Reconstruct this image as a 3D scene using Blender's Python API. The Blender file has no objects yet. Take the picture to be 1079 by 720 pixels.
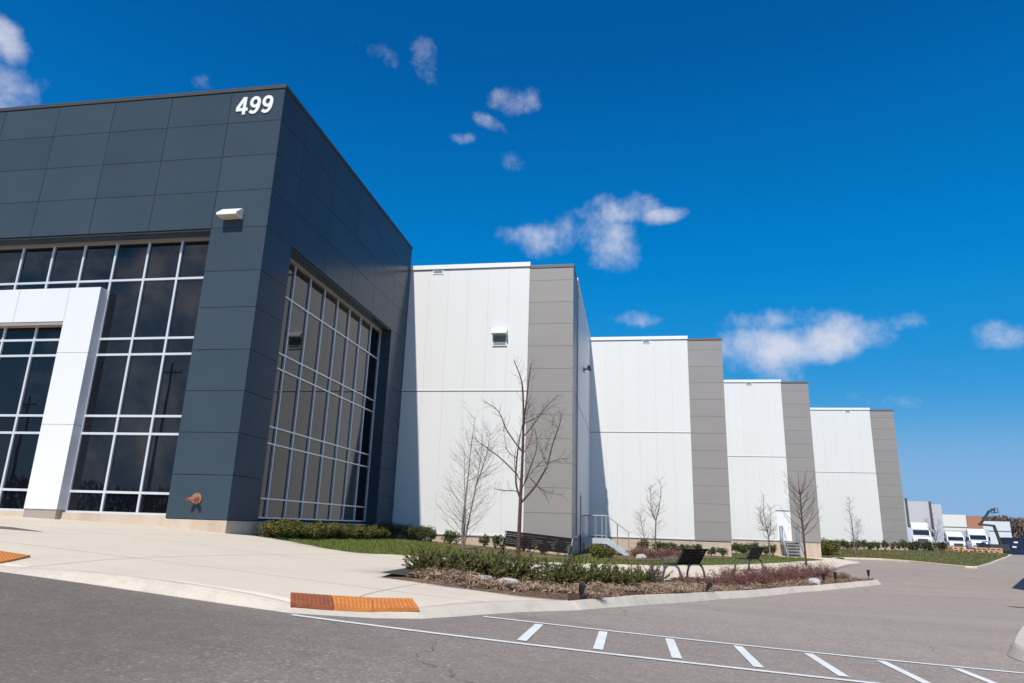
import bpy, bmesh, math, random
import numpy as np
from mathutils import Vector, Matrix
from mathutils.geometry import tessellate_polygon

S = bpy.context.scene
COL = S.collection
rad = math.radians

# ------------------------------------------------------------------ camera
CAM_F, PITCH, ROLL, YAW = 718.4, 0.2648, 0.0318, -0.1756      # focal length in px of a 1079 px wide frame
_cy, _sy, _cp, _sp = math.cos(YAW), math.sin(YAW), math.cos(PITCH), math.sin(PITCH)
FWD = Vector((_sy*_cp, _cy*_cp, _sp)); _rt = Vector((_cy, -_sy, 0)); _up = _rt.cross(FWD)
RIGHT = math.cos(ROLL)*_rt + math.sin(ROLL)*_up
UP = -math.sin(ROLL)*_rt + math.cos(ROLL)*_up
cd = bpy.data.cameras.new('camera'); cam = bpy.data.objects.new('camera', cd); COL.objects.link(cam)
cd.sensor_width = 36; cd.lens = CAM_F/1079*36; cd.clip_start = .05; cd.clip_end = 6000
m3 = Matrix((RIGHT, UP, -FWD)).transposed()
cam.matrix_world = Matrix.Translation((0, 0, 1.6)) @ m3.to_4x4()
S.camera = cam

# ------------------------------------------------------------------ sun, sky, exposure
SUN_DIR = Vector((0.098, 0.88, -1.0)).normalized()             # the way the light travels
sd = bpy.data.lights.new('sun', 'SUN'); sun = bpy.data.objects.new('sun', sd); COL.objects.link(sun)
sd.energy = 4.5; sd.angle = rad(.5); sd.color = (1, .935, .83)
sun.rotation_euler = SUN_DIR.to_track_quat('-Z', 'Y').to_euler(); sun.location = (0, -20, 40)
S.view_settings.view_transform = 'Standard'; S.view_settings.look = 'None'
S.view_settings.gamma = 1; S.view_settings.exposure = 0.05; S.view_settings.use_curve_mapping = False

W = bpy.data.worlds.new('World'); S.world = W; W.use_nodes = True
nt = W.node_tree; nt.nodes.clear(); N = nt.nodes; L = nt.links
def wn(t, **k):
    n = N.new(t)
    for a, b in k.items(): setattr(n, a, b)
    return n
def wmath(op, a, b=None, c=None):
    n = wn('ShaderNodeMath', operation=op)
    for i, v in enumerate((a, b, c)):
        if v is None: continue
        if hasattr(v, 'links'): L.new(v, n.inputs[i])
        else: n.inputs[i].default_value = v
    return n.outputs[0]
sky = wn('ShaderNodeTexSky', sky_type='NISHITA', sun_disc=False)
sky.sun_elevation = math.asin(-SUN_DIR.z); sky.sun_rotation = rad(180) + math.atan2(SUN_DIR.x, SUN_DIR.y)
sky.air_density = 1.0; sky.dust_density = 0.0; sky.ozone_density = 1.6; sky.altitude = 200
# a polarised, deep spring sky: the Nishita radiance through a camera tone curve, per channel
sc_ = wn('ShaderNodeVectorMath', operation='SCALE'); sc_.inputs['Scale'].default_value = .1; L.new(sky.outputs[0], sc_.inputs[0])
rc = wn('ShaderNodeRGBCurve'); L.new(sc_.outputs[0], rc.inputs['Color'])
for ch, pts in enumerate(([(0,0),(.10,.001),(.175,.004),(.30,.042),(.51,.19),(.75,.235),(1,.265)], [(0,.02),(.136,.100),(.184,.155),(.28,.235),(.46,.315),(.71,.425),(1,.445)], [(0,.10),(.25,.35),(.332,.49),(.47,.63),(.67,.69),(.84,.725),(1,.74)])):
    cv = rc.mapping.curves[ch]
    while len(cv.points) < len(pts): cv.points.new(.5, .5)
    for q, (x_, y_) in zip(cv.points, pts): q.location = (x_, y_)
rc.mapping.update()
hs = wn('ShaderNodeVectorMath', operation='SCALE'); hs.inputs['Scale'].default_value = 9.7; L.new(rc.outputs[0], hs.inputs[0])
tc = wn('ShaderNodeTexCoord'); D = tc.outputs['Generated']
nz = wn('ShaderNodeTexNoise'); nz.inputs['Scale'].default_value = 10; nz.inputs['Detail'].default_value = 9; nz.inputs['Roughness'].default_value = .62; nz.inputs['Distortion'].default_value = .1
L.new(D, nz.inputs['Vector'])
n2_ = wn('ShaderNodeTexNoise'); n2_.inputs['Scale'].default_value = 22; n2_.inputs['Detail'].default_value = 8; n2_.inputs['Roughness'].default_value = .58; n2_.inputs['Distortion'].default_value = .05; L.new(D, n2_.inputs['Vector'])
nzc = wmath('ADD', wmath('MULTIPLY', wmath('SUBTRACT', nz.outputs['Fac'], .5), .55), wmath('MULTIPLY', wmath('SUBTRACT', n2_.outputs['Fac'], .5), .62))
def pixdir(x, y):
    return (FWD + (x-539.5)/CAM_F*RIGHT - (y-360)/CAM_F*UP).normalized()
# fair-weather clouds as soft lumps at fixed bearings in the sky: bearing, half width, half height, tilt, weight
CLOUDS = [(645,222,42,17,0,1.05),(688,228,26,8,-4,.9),(642,252,30,28,20,1.05),(615,240,30,20,0,.6),(570,256,33,15,0,1.0),
 (850,362,86,20,-8,1.15),(800,372,42,28,0,1.1),(898,351,34,12,-12,1.0),(820,338,60,11,-3,.8),(815,398,30,9,0,.5),
 (668,337,27,9,0,.85),(547,103,24,15,0,.8),(516,130,17,6,25,.55),(487,145,13,6,0,.7),(447,60,14,22,0,.68),(396,58,22,9,15,.45),
 (4,44,20,26,0,1.1),(2,96,34,30,20,1.1),(214,88,22,10,0,.8),(1062,356,34,13,8,.7),(938,422,34,8,0,.45),(738,163,14,8,0,.0),(537,168,12,9,0,.4),
 (726,404,20,6,0,.35)]
acc = None
for (cx, cy_, rx, ry, tl, wgt) in CLOUDS:
    if wgt <= 0: continue
    c = pixdir(cx, cy_); t = rad(tl)
    A = pixdir(cx+rx*math.cos(t), cy_+rx*math.sin(t)) - c; B = pixdir(cx+ry*math.sin(t), cy_-ry*math.cos(t)) - c
    sub = wn('ShaderNodeVectorMath', operation='SUBTRACT'); L.new(D, sub.inputs[0]); sub.inputs[1].default_value = c
    da = wn('ShaderNodeVectorMath', operation='DOT_PRODUCT'); L.new(sub.outputs[0], da.inputs[0]); da.inputs[1].default_value = A/A.length_squared
    db = wn('ShaderNodeVectorMath', operation='DOT_PRODUCT'); L.new(sub.outputs[0], db.inputs[0]); db.inputs[1].default_value = B/B.length_squared
    r2 = wmath('ADD', wmath('MULTIPLY', da.outputs['Value'], da.outputs['Value']), wmath('MULTIPLY', db.outputs['Value'], db.outputs['Value']))
    f = wmath('MULTIPLY', wmath('MAXIMUM', wmath('SUBTRACT', 1.0, wmath('MULTIPLY', r2, .50)), -3.0), wgt)
    acc = f if acc is None else wmath('MAXIMUM', acc, f)
# loose clouds in the half of the sky behind the camera (seen mirrored in the glass)
nb = wn('ShaderNodeTexNoise'); nb.inputs['Scale'].default_value = 4.5; nb.inputs['Detail'].default_value = 7; L.new(D, nb.inputs['Vector'])
sx = wn('ShaderNodeSeparateXYZ'); L.new(D, sx.inputs[0])
back = wmath('MULTIPLY', wmath('SUBTRACT', nb.outputs['Fac'], .42), wmath('MULTIPLY', wmath('MAXIMUM', wmath('SUBTRACT', wmath('MULTIPLY', sx.outputs[1], -1.0), .25), 0.0), 9.0))
back = wmath('ADD', back, wmath('MULTIPLY', wmath('MINIMUM', wmath('SUBTRACT', wmath('MULTIPLY', sx.outputs[1], -1.0), .35), 0.0), 8.0))
acc = wmath('MAXIMUM', acc, back)
dens = wmath('ADD', acc, wmath('MULTIPLY', nzc, 4.2))
mr = wn('ShaderNodeMapRange', interpolation_type='SMOOTHSTEP'); L.new(dens, mr.inputs['Value'])
mr.inputs['From Min'].default_value = .1; mr.inputs['From Max'].default_value = 1.95; mr.inputs['To Max'].default_value = .9
mx = wn('ShaderNodeMix', data_type='RGBA'); L.new(mr.outputs[0], mx.inputs['Factor']); L.new(hs.outputs[0], mx.inputs['A']); mx.inputs['B'].default_value = (6.9, 7.1, 8.1, 1)
bk = wn('ShaderNodeMapRange', interpolation_type='SMOOTHSTEP'); L.new(sx.outputs[1], bk.inputs['Value'])   # clouds near the sun, behind the camera, are brighter
bk.inputs['From Min'].default_value = -.2; bk.inputs['From Max'].default_value = -.6
cc = wn('ShaderNodeMix', data_type='RGBA'); L.new(bk.outputs[0], cc.inputs['Factor']); cc.inputs['A'].default_value = (6.9, 7.1, 8.1, 1); cc.inputs['B'].default_value = (13.0, 12.6, 12.6, 1); L.new(cc.outputs['Result'], mx.inputs['B'])
bg = wn('ShaderNodeBackground'); bg.inputs['Strength'].default_value = .1; L.new(mx.outputs['Result'], bg.inputs['Color'])
wo = wn('ShaderNodeOutputWorld'); L.new(bg.outputs[0], wo.inputs['Surface'])

# ------------------------------------------------------------------ terrain height
CP = np.array([(-20,16.5,.2),(-16.5,16.5,.26),(-10.17,16.5,.49),(-6.1,5.7,.6),(-2.7,6.5,.85),(0.9,6.3,1.05),(0,0,1.05),(-5,0,.72),(-2.45,17.2,1.2),(1.1,22.5,1.45),(8,24.8,1.55),(-2.4,29.2,1.22),
 (-10.17,18.4,.58),(-9.1,21.2,.68),(-9.1,27.8,.74),(-8.3,28,.84),(-6.2,28.2,.93),(5.65,42.2,1.4),(13.75,55.4,1.6),(24,68,1.1),(20,56,1.55),(10,36,1.5),(30,50,1.6),(24,90,1.55),(40,130,1.6),(90,130,1.6),(90,60,1.6),(60,10,1.6),(20,5,1.5),(9,7,1.32),(14,16,1.5),(60,-60,1.5),(0,-60,1.1),(-60,-60,.6),(-30,4,.3),(-60,16,.2),(-60,130,.8),(-30,60,.9)], float)
def _u(r2): return np.where(r2 > 0, r2*np.log(np.maximum(r2, 1e-12)), 0)
_n = len(CP); _K = _u(((CP[:,None,:2]-CP[None,:,:2])**2).sum(-1)); _P = np.c_[np.ones(_n), CP[:,:2]]
_w = np.linalg.solve(np.block([[_K+np.eye(_n)*.5, _P],[_P.T, np.zeros((3,3))]]), np.r_[1.6-CP[:,2], 0, 0, 0])
def g(x, y):
    r2 = (x-CP[:,0])**2+(y-CP[:,1])**2
    return float(min(max(_u(r2)@_w[:_n]+_w[_n]+_w[_n+1]*x+_w[_n+2]*y, -.05), 1.45))

# ------------------------------------------------------------------ material helpers
class Mat:
    def __init__(s, name):
        s.m = bpy.data.materials.new(name); s.m.use_nodes = True; s.t = s.m.node_tree; s.n = s.t.nodes; s.l = s.t.links
        s.b = s.n['Principled BSDF']
    def node(s, t, **k):
        n = s.n.new(t)
        for a, b in k.items(): setattr(n, a, b)
        return n
    def pos(s):
        if not hasattr(s, '_p'): s._p = s.node('ShaderNodeNewGeometry')
        return s._p.outputs['Position']
    def noise(s, scale, detail=4, rough=.55, stretch=None, dist=0):
        n = s.node('ShaderNodeTexNoise'); n.inputs['Scale'].default_value = scale; n.inputs['Detail'].default_value = detail; n.inputs['Roughness'].default_value = rough; n.inputs['Distortion'].default_value = dist
        if stretch:
            mp = s.node('ShaderNodeMapping'); mp.inputs['Scale'].default_value = stretch; s.l.new(s.pos(), mp.inputs[0]); s.l.new(mp.outputs[0], n.inputs['Vector'])
        else: s.l.new(s.pos(), n.inputs['Vector'])
        return n.outputs['Fac']
    def ramp(s, fac, stops):
        r = s.node('ShaderNodeValToRGB'); e = r.color_ramp.elements
        while len(e) < len(stops): e.new(.5)
        for i, (p, c) in enumerate(stops): e[i].position = p; e[i].color = (*c, 1)
        s.l.new(fac, r.inputs[0]); return r.outputs[0]
    def mix(s, fac, a, b, mode='MIX'):
        n = s.node('ShaderNodeMix', data_type='RGBA', blend_type=mode)
        for k, v in (('Factor', fac), ('A', a), ('B', b)):
            sock = [i for i in n.inputs if i.name == k and i.type == ('VALUE' if k == 'Factor' else 'RGBA')][0]
            if hasattr(v, 'links'): s.l.new(v, sock)
            elif k == 'Factor': sock.default_value = v
            else: sock.default_value = (*v, 1)
        return [o for o in n.outputs if o.type == 'RGBA'][0]
    def math(s, op, a, b=None):
        n = s.node('ShaderNodeMath', operation=op)
        for i, v in enumerate((a, b)):
            if v is None: continue
            if hasattr(v, 'links'): s.l.new(v, n.inputs[i])
            else: n.inputs[i].default_value = v
        return n.outputs[0]
    def set(s, **k):
        for a, v in k.items():
            sock = s.b.inputs[a.replace('_', ' ')]
            if hasattr(v, 'links'): s.l.new(v, sock)
            elif sock.type == 'RGBA': sock.default_value = (*v, 1)
            else: sock.default_value = v
        return s
    def bump(s, h, strength=.3, dist=.01):
        b = s.node('ShaderNodeBump'); b.inputs['Strength'].default_value = strength; b.inputs['Distance'].default_value = dist
        s.l.new(h, b.inputs['Height']); s.l.new(b.outputs[0], s.b.inputs['Normal']); return s
def paint(name, col, rough=.5, metal=0., var=.06, spec=.5, scale=1.2):
    m = Mat(name); n = m.noise(scale, 5)
    lo = tuple(c*(1-var) for c in col); hi = tuple(min(1, c*(1+var)) for c in col)
    m.set(Base_Color=m.ramp(n, [(.3, lo), (.7, hi)]), Roughness=rough, Metallic=metal); m.b.inputs['Specular IOR Level'].default_value = spec
    return m.m
def leaf(name, cols, rough=.6):
    m = Mat(name); gm = m.node('ShaderNodeNewGeometry')
    k = len(cols); m.set(Base_Color=m.ramp(gm.outputs['Random Per Island'], [(i/(k-1), c) for i, c in enumerate(cols)]), Roughness=rough)
    m.b.inputs['Specular IOR Level'].default_value = .3
    return m.m
def streaky(name, col, rough, stretch, var, metal=0, spec=.5, bump=0):
    m = Mat(name); a = m.noise(1, 5, .6, stretch); b = m.noise(.35, 3); gi = m.node('ShaderNodeNewGeometry')
    c1 = m.ramp(a, [(.3, tuple(c*(1-var) for c in col)), (.7, tuple(min(1, c*(1+var)) for c in col))])
    c2 = m.mix(.5, c1, m.ramp(b, [(.3, tuple(c*(1-var) for c in col)), (.7, tuple(min(1, c*(1+var*.5)) for c in col))]))
    c2 = m.mix(1.0, c2, m.ramp(gi.outputs['Random Per Island'], [(0, (1-var*.7,)*3), (1, (1.0,)*3)]), 'MULTIPLY')
    m.set(Base_Color=c2, Roughness=rough, Metallic=metal); m.b.inputs['Specular IOR Level'].default_value = spec; m.bump(m.noise(1.1, 2), .06, .03)
    if bump: m.bump(m.noise(.9, 2), bump, .02)
    return m.m

M = {}
# asphalt: grey, aggregate speckle, tyre-polished bands and old patches
a = Mat('asphalt')
def voro(m, scale, feat='F1', stretch=None, rnd=1):
    v = m.node('ShaderNodeTexVoronoi', feature=feat); v.inputs['Scale'].default_value = scale; v.inputs['Randomness'].default_value = rnd
    if stretch:
        mp = m.node('ShaderNodeMapping'); mp.inputs['Scale'].default_value = stretch; m.l.new(m.pos(), mp.inputs[0]); m.l.new(mp.outputs[0], v.inputs['Vector'])
    else: m.l.new(m.pos(), v.inputs['Vector'])
    return v
sp = a.noise(38, 4, .85); mid = a.noise(6, 6, .7); big = a.noise(.22, 5, .6, None, .4); band = a.noise(1, 4, .6, (.05, .55, 1))
cell = voro(a, 52); sepc = a.node('ShaderNodeSeparateColor'); a.l.new(cell.outputs['Color'], sepc.inputs[0])
c = a.ramp(sepc.outputs[0], [(0, (.075,.064,.060)), (.35, (.135,.118,.112)), (.7, (.205,.180,.170)), (.93, (.28,.25,.235)), (1, (.62,.56,.53))])
c = a.mix(.5, c, a.ramp(sp, [(.34, (.075,.065,.061)), (.5, (.180,.157,.148)), (.64, (.36,.32,.30))]))
c = a.mix(.42, c, a.ramp(mid, [(.32, (.135,.117,.110)), (.68, (.225,.196,.184))]))
c = a.mix(a.ramp(big, [(.35, (.12,)*3), (.65, (.48,)*3)]), c, a.ramp(band, [(.3, (.135,.118,.112)), (.7, (.235,.205,.193))]))
oil = a.noise(.8, 4, .7, None, .5); c = a.mix(a.ramp(oil, [(.63, (0,)*3), (.74, (.42,)*3)]), c, (.075,.066,.063))
wob = a.node('ShaderNodeVectorMath', operation='ADD'); wn_ = a.node('ShaderNodeTexNoise'); wn_.inputs['Scale'].default_value = 1.3; wn_.inputs['Detail'].default_value = 5; a.l.new(a.pos(), wn_.inputs['Vector'])
a.l.new(a.pos(), wob.inputs[0]); a.l.new(wn_.outputs['Color'], wob.inputs[1])
ck = a.node('ShaderNodeTexVoronoi', feature='DISTANCE_TO_EDGE'); ck.inputs['Scale'].default_value = .19; a.l.new(wob.outputs[0], ck.inputs['Vector'])
crk = a.math('MULTIPLY', a.math('LESS_THAN', ck.outputs['Distance'], .0016), a.ramp(a.noise(.6, 3), [(.48, (0,)*3), (.56, (.55,)*3)]))
c = a.mix(crk, c, (.055,.048,.045))
sx_ = a.node('ShaderNodeSeparateXYZ'); a.l.new(a.pos(), sx_.inputs[0])       # grazing-angle brightening of the far lot and near-corner vignette, painted into the colour
grazing_tone = a.math('ADD', a.math('ADD', a.math('MULTIPLY', sx_.outputs[1], .045), a.math('MULTIPLY', sx_.outputs[0], .06)), a.math('MULTIPLY', a.noise(.3, 5, .65), .5))
c = a.mix(1.0, c, a.ramp(grazing_tone, [(.20, (.50,.49,.484)), (.42, (.74,.726,.716)), (.80, (.93,.912,.898))]), 'MULTIPLY')
sc2 = a.node('ShaderNodeVectorMath', operation='SCALE'); sc2.inputs['Scale'].default_value = 2.0; a.l.new(c, sc2.inputs[0])
c = a.mix(1.0, sc2.outputs[0], (1.0,.963,.875), 'MULTIPLY')
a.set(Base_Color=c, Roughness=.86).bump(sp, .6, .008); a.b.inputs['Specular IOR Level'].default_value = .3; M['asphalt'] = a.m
# broom-finished concrete paving with sawn joints
a = Mat('paving_concrete'); n1 = a.noise(.5, 6, .65, None, .3); n2 = a.noise(60, 3, .7); n3 = a.noise(1, 4, .6, (.4, 14, 1))
c = a.ramp(n1, [(.28, (.62,.555,.49)), (.5, (.70,.632,.565)), (.75, (.75,.685,.615))])
c = a.mix(.3, c, a.ramp(n3, [(.3, (.62,.56,.50)), (.7, (.76,.695,.625))]))
c = a.mix(.22, c, a.ramp(n2, [(.3, (.52,.46,.41)), (.7, (.80,.74,.68))]))
sxy = a.node('ShaderNodeSeparateXYZ'); a.l.new(a.pos(), sxy.inputs[0])
def joint(o, per, off): 
    f = a.math('ABSOLUTE', a.math('SUBTRACT', a.math('FRACT', a.math('DIVIDE', a.math('ADD', o, off), per)), .5)); return a.math('LESS_THAN', f, .0042)
jn = a.math('MAXIMUM', joint(sxy.outputs[0], 3.3, 1.2), joint(sxy.outputs[1], 3.6, .9))
st = a.noise(.9, 6, .75, None, .6); c = a.mix(a.ramp(st, [(.56, (0,)*3), (.76, (.30,)*3)]), c, (.40,.35,.30))
c = a.mix(a.math('MULTIPLY', jn, .75), c, (.25,.22,.19))
c = a.mix(1.0, c, (1.03,.975,.84), 'MULTIPLY')
a.set(Base_Color=c, Roughness=.8).bump(n2, .25, .004); M['paving'] = a.m
a = Mat('kerb_concrete'); n1 = a.noise(1.6, 6, .7); n2 = a.noise(70, 3, .7)
c = a.mix(.3, a.ramp(n1, [(.25, (.56,.50,.43)), (.5, (.73,.66,.58)), (.75, (.78,.71,.63))]), a.ramp(n2, [(.3, (.40,.37,.33)), (.7, (.72,.68,.64))]))
c = a.mix(a.ramp(a.noise(3.5, 5, .7), [(.5, (0,)*3), (.72, (.4,)*3)]), c, (.36,.31,.26))
c = a.mix(1.0, c, (.90,.87,.80), 'MULTIPLY')
a.set(Base_Color=c, Roughness=.85).bump(n2, .3, .004); M['kerb'] = a.m
# board-formed plinth concrete: warm, with rusty runs
a = Mat('plinth_concrete'); n1 = a.noise(1, 5, .65, (1.4, 1.4, .25)); n2 = a.noise(40, 3, .7); n3 = a.noise(1, 4, .6, (3.5, 3.5, .5), .4)
c = a.mix(.3, a.ramp(n1, [(.25, (.36,.28,.215)), (.5, (.50,.415,.34)), (.75, (.58,.50,.42))]), a.ramp(n2, [(.3, (.36,.29,.23)), (.7, (.60,.52,.45))]))
c = a.mix(a.ramp(n3, [(.52, (0,)*3), (.72, (.6,)*3)]), c, (.50,.30,.17))
a.set(Base_Color=c, Roughness=.85).bump(n2, .3, .005); M['plinth'] = a.m
# dark composite panels, semi gloss
a = Mat('dark_composite_panel'); n1 = a.noise(.6, 4); gm = a.node('ShaderNodeNewGeometry')
c = a.mix(.5, a.ramp(n1, [(.3, (.040,.060,.082)), (.7, (.050,.074,.099))]), a.ramp(gm.outputs['Random Per Island'], [(0, (.040,.060,.082)), (1, (.050,.074,.100))]))
a.set(Base_Color=c, Roughness=.22, Metallic=.0); a.b.inputs['Specular IOR Level'].default_value = .11; a.bump(a.noise(.8, 2), .08, .03); M['acm'] = a.m
M['acm_cap'] = paint('dark_cap_metal', (.060,.064,.070), .5, 0, .06, .15)
M['backing'] = paint('black_backing', (.012,.013,.015), .7)
M['acm_white'] = streaky('white_composite_panel', (.70,.72,.75), .3, (1, 1, .2), .03)
M['white_panel'] = streaky('white_insulated_panel', (.69,.70,.70), .42, (3, 3, .12), .02)
M['grey_panel'] = streaky('grey_insulated_panel', (.278,.264,.256), .42, (.3, .3, 2), .05)
M['grey_cap'] = paint('grey_cap_metal', (.12,.105,.105), .45)
M['white_trim'] = paint('white_trim', (.76,.77,.78), .4, 0, .02)
M['seam'] = paint('grey_seam', (.22,.23,.23), .7)
g_ = Mat('tinted_glass'); gm = g_.node('ShaderNodeNewGeometry')
g_.set(Base_Color=g_.ramp(gm.outputs['Random Per Island'], [(0, (.003,.004,.006)), (1, (.009,.010,.014))]), Roughness=.015, IOR=1.5); g_.b.inputs['Specular IOR Level'].default_value = .5
g_.bump(g_.noise(.55, 2), .09, .02); M['glass'] = g_.m
M['alu'] = paint('anodised_frame', (.70,.73,.77), .38, .35, .03)
M['alu_dark'] = paint('weathered_frame_head', (.36,.32,.29), .45, .2)
M['white_lamp'] = paint('white_lamp_housing', (.80,.80,.77), .45)
M['lens'] = paint('lamp_lens', (.55,.50,.42), .3)
M['louver'] = paint('louver_grey', (.17,.21,.24), .6)
M['brass'] = paint('weathered_brass', (.40,.26,.15), .4, .6)
M['red'] = paint('red_paint', (.45,.03,.025), .4)
M['steel'] = paint('galvanised_steel', (.40,.43,.46), .45, .5, .12)
M['steel_w'] = paint('pale_galvanised_stringer', (.46,.51,.56), .5, .1, .06)
M['black_metal'] = paint('black_powder_coat', (.018,.018,.020), .42, .2, .15)
M['bench_black'] = paint('dark_bench_metal', (.010,.009,.010), .75, .0, .2, .1)
M['bench_grey'] = paint('grey_bench_casting', (.10,.105,.11), .5, .3, .1)
M['paint_line'] = None
a = Mat('road_paint'); n1 = a.noise(26, 5, .75); n2 = a.noise(3, 4)
c = a.mix(a.ramp(n1, [(.30, (.75,)*3), (.42, (0,)*3)]), a.ramp(n2, [(.3, (.72,.71,.68)), (.7, (.84,.83,.79))]), (.28,.27,.27))
a.set(Base_Color=c, Roughness=.7); M['paint_line'] = a.m
a = Mat('faded_road_paint'); n1 = a.noise(9, 5, .8)
a.set(Base_Color=a.ramp(n1, [(.34, (.24,.21,.20)), (.56, (.50,.46,.44))]), Roughness=.8); M['paint_faded'] = a.m
a = Mat('rusty_plate'); n1 = a.noise(4, 6, .7); n2 = a.noise(60, 3, .7)
c = a.mix(.45, a.ramp(n1, [(.25, (.42,.125,.03)), (.5, (.60,.20,.035)), (.75, (.74,.32,.05))]), a.ramp(n2, [(.3, (.30,.09,.03)), (.7, (.76,.30,.06))]))
a.set(Base_Color=c, Roughness=.7, Metallic=.0).bump(n2, .3, .003); M['rust'] = a.m
a = Mat('rusty_plate_dark'); n1 = a.noise(6, 6, .7)
a.set(Base_Color=a.ramp(n1, [(.25, (.20,.05,.025)), (.5, (.30,.085,.03)), (.75, (.40,.13,.04))]), Roughness=.75); M['rust_dark'] = a.m
a = Mat('lawn_soil'); n1 = a.noise(3, 6, .7); n2 = a.noise(.4, 4)
c = a.mix(.5, a.ramp(n1, [(.3, (.035,.060,.012)), (.7, (.075,.115,.022))]), a.ramp(n2, [(.35, (.05,.085,.015)), (.65, (.13,.12,.045))]))
a.set(Base_Color=c, Roughness=.95).bump(n1, .6, .03); M['lawn'] = a.m
M['grass'] = leaf('grass_blades', [(.055,.085,.012), (.10,.145,.02), (.15,.185,.032), (.25,.215,.075)])
M['grass_dry'] = leaf('spring_grass_blades', [(.06,.08,.018), (.11,.12,.03), (.19,.165,.06), (.26,.20,.095)])
a = Mat('bark_mulch'); n1 = a.noise(22, 6, .75); n2 = a.noise(1.5, 4)
c = a.mix(.35, a.ramp(n1, [(.3, (.045,.028,.020)), (.5, (.17,.105,.07)), (.7, (.33,.22,.15))]), a.ramp(n2, [(.3, (.10,.06,.042)), (.7, (.28,.19,.13))]))
a.set(Base_Color=c, Roughness=.95).bump(n1, .8, .04); M['mulch'] = a.m
M['chips'] = leaf('mulch_chips', [(.05,.03,.02), (.14,.08,.05), (.26,.16,.10), (.42,.30,.20)], .9)
M['litter'] = leaf('dry_leaves', [(.12,.066,.04), (.25,.15,.095), (.40,.265,.175), (.56,.42,.30)], .85)
M['straw'] = leaf('dry_straw', [(.22,.145,.095), (.38,.27,.19), (.54,.41,.30)], .85)
M['tip_shadow'] = paint('painted_tip_shadow', (.075,.06,.052), .95, 0, .3, .2, 9)  # dark colour standing in for shade at the bed tip
M['juniper'] = leaf('juniper_needles', [(.032,.038,.012), (.075,.082,.021), (.14,.138,.036), (.25,.20,.075)])
M['yew'] = leaf('yew_leaves', [(.035,.040,.008), (.075,.080,.012), (.13,.125,.02), (.22,.18,.035)])
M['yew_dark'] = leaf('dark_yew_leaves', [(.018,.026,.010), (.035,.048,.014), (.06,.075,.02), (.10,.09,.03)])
M['holly'] = leaf('box_leaves', [(.02,.04,.012), (.045,.075,.02), (.075,.105,.03), (.13,.12,.04)])
M['barberry'] = leaf('red_twig_leaves', [(.10,.036,.036), (.18,.07,.062), (.28,.14,.115), (.38,.23,.18)], .8)
M['barberry_twig'] = paint('red_brown_twig', (.15,.065,.055), .8, 0, .3, .3, 14)
M['bark_dark'] = paint('dark_tree_bark', (.085,.050,.040), .85, 0, .3, .3, 12)
M['bark_grey'] = paint('grey_tree_bark', (.14,.115,.10), .85, 0, .3, .3, 12)
M['bark_pale'] = paint('pale_birch_bark', (.21,.165,.14), .8, 0, .35, .3, 9)
M['twig_pale'] = paint('grey_brown_twig', (.105,.083,.073), .85, 0, .25, .3, 9)
M['stone'] = paint('boulder_stone', (.46,.45,.45), .85, 0, .25, .3, 5)
M['white_truck'] = paint('white_truck_paint', (.78,.80,.82), .3, 0, .03)
M['trailer_grey'] = streaky('pale_trailer_skin', (.52,.56,.62), .4, (1, 1, 6), .06)
M['dark_glass'] = paint('dark_cab_glass', (.012,.02,.03), .08)
M['tyre'] = paint('tyre_rubber', (.02,.02,.02), .85)
M['chrome'] = paint('chrome', (.6,.6,.6), .2, .9)
M['navy'] = streaky('navy_container_paint', (.006,.016,.06), .45, (2, 2, 1), .2)
M['timber'] = paint('raw_pallet_timber', (.50,.33,.20), .85, 0, .25, .3, 4)
M['far_grey'] = streaky('ribbed_grey_wall', (.50,.51,.53), .5, (4, 4, .1), .04)
M['far_white'] = streaky('far_white_wall', (.74,.73,.70), .5, (1, 1, 1), .05)
M['far_cool'] = streaky('far_cool_white_wall', (.66,.70,.76), .5, (1, 1, 1), .05)
M['far_red'] = streaky('far_brick_red_wall', (.42,.19,.13), .7, (1, 1, 6), .12)
M['earth'] = None
a = Mat('field_earth'); n1 = a.noise(.05, 6, .6); n2 = a.noise(2, 5, .7)
a.set(Base_Color=a.mix(.4, a.ramp(n1, [(.3, (.10,.085,.04)), (.7, (.17,.14,.075))]), a.ramp(n2, [(.3, (.07,.075,.025)), (.7, (.20,.16,.09))])), Roughness=.95); M['earth'] = a.m
M['wood_far'] = leaf('bare_woodland', [(.13,.095,.085), (.15,.11,.095), (.17,.13,.11), (.14,.12,.095)], .95)
M['boom'] = paint('dark_boom_steel', (.05,.06,.06), .5, .3)
M['strip_brown'] = paint('red_brown_strip', (.16,.075,.04), .7, .2, .25, .4, 8)

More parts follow.
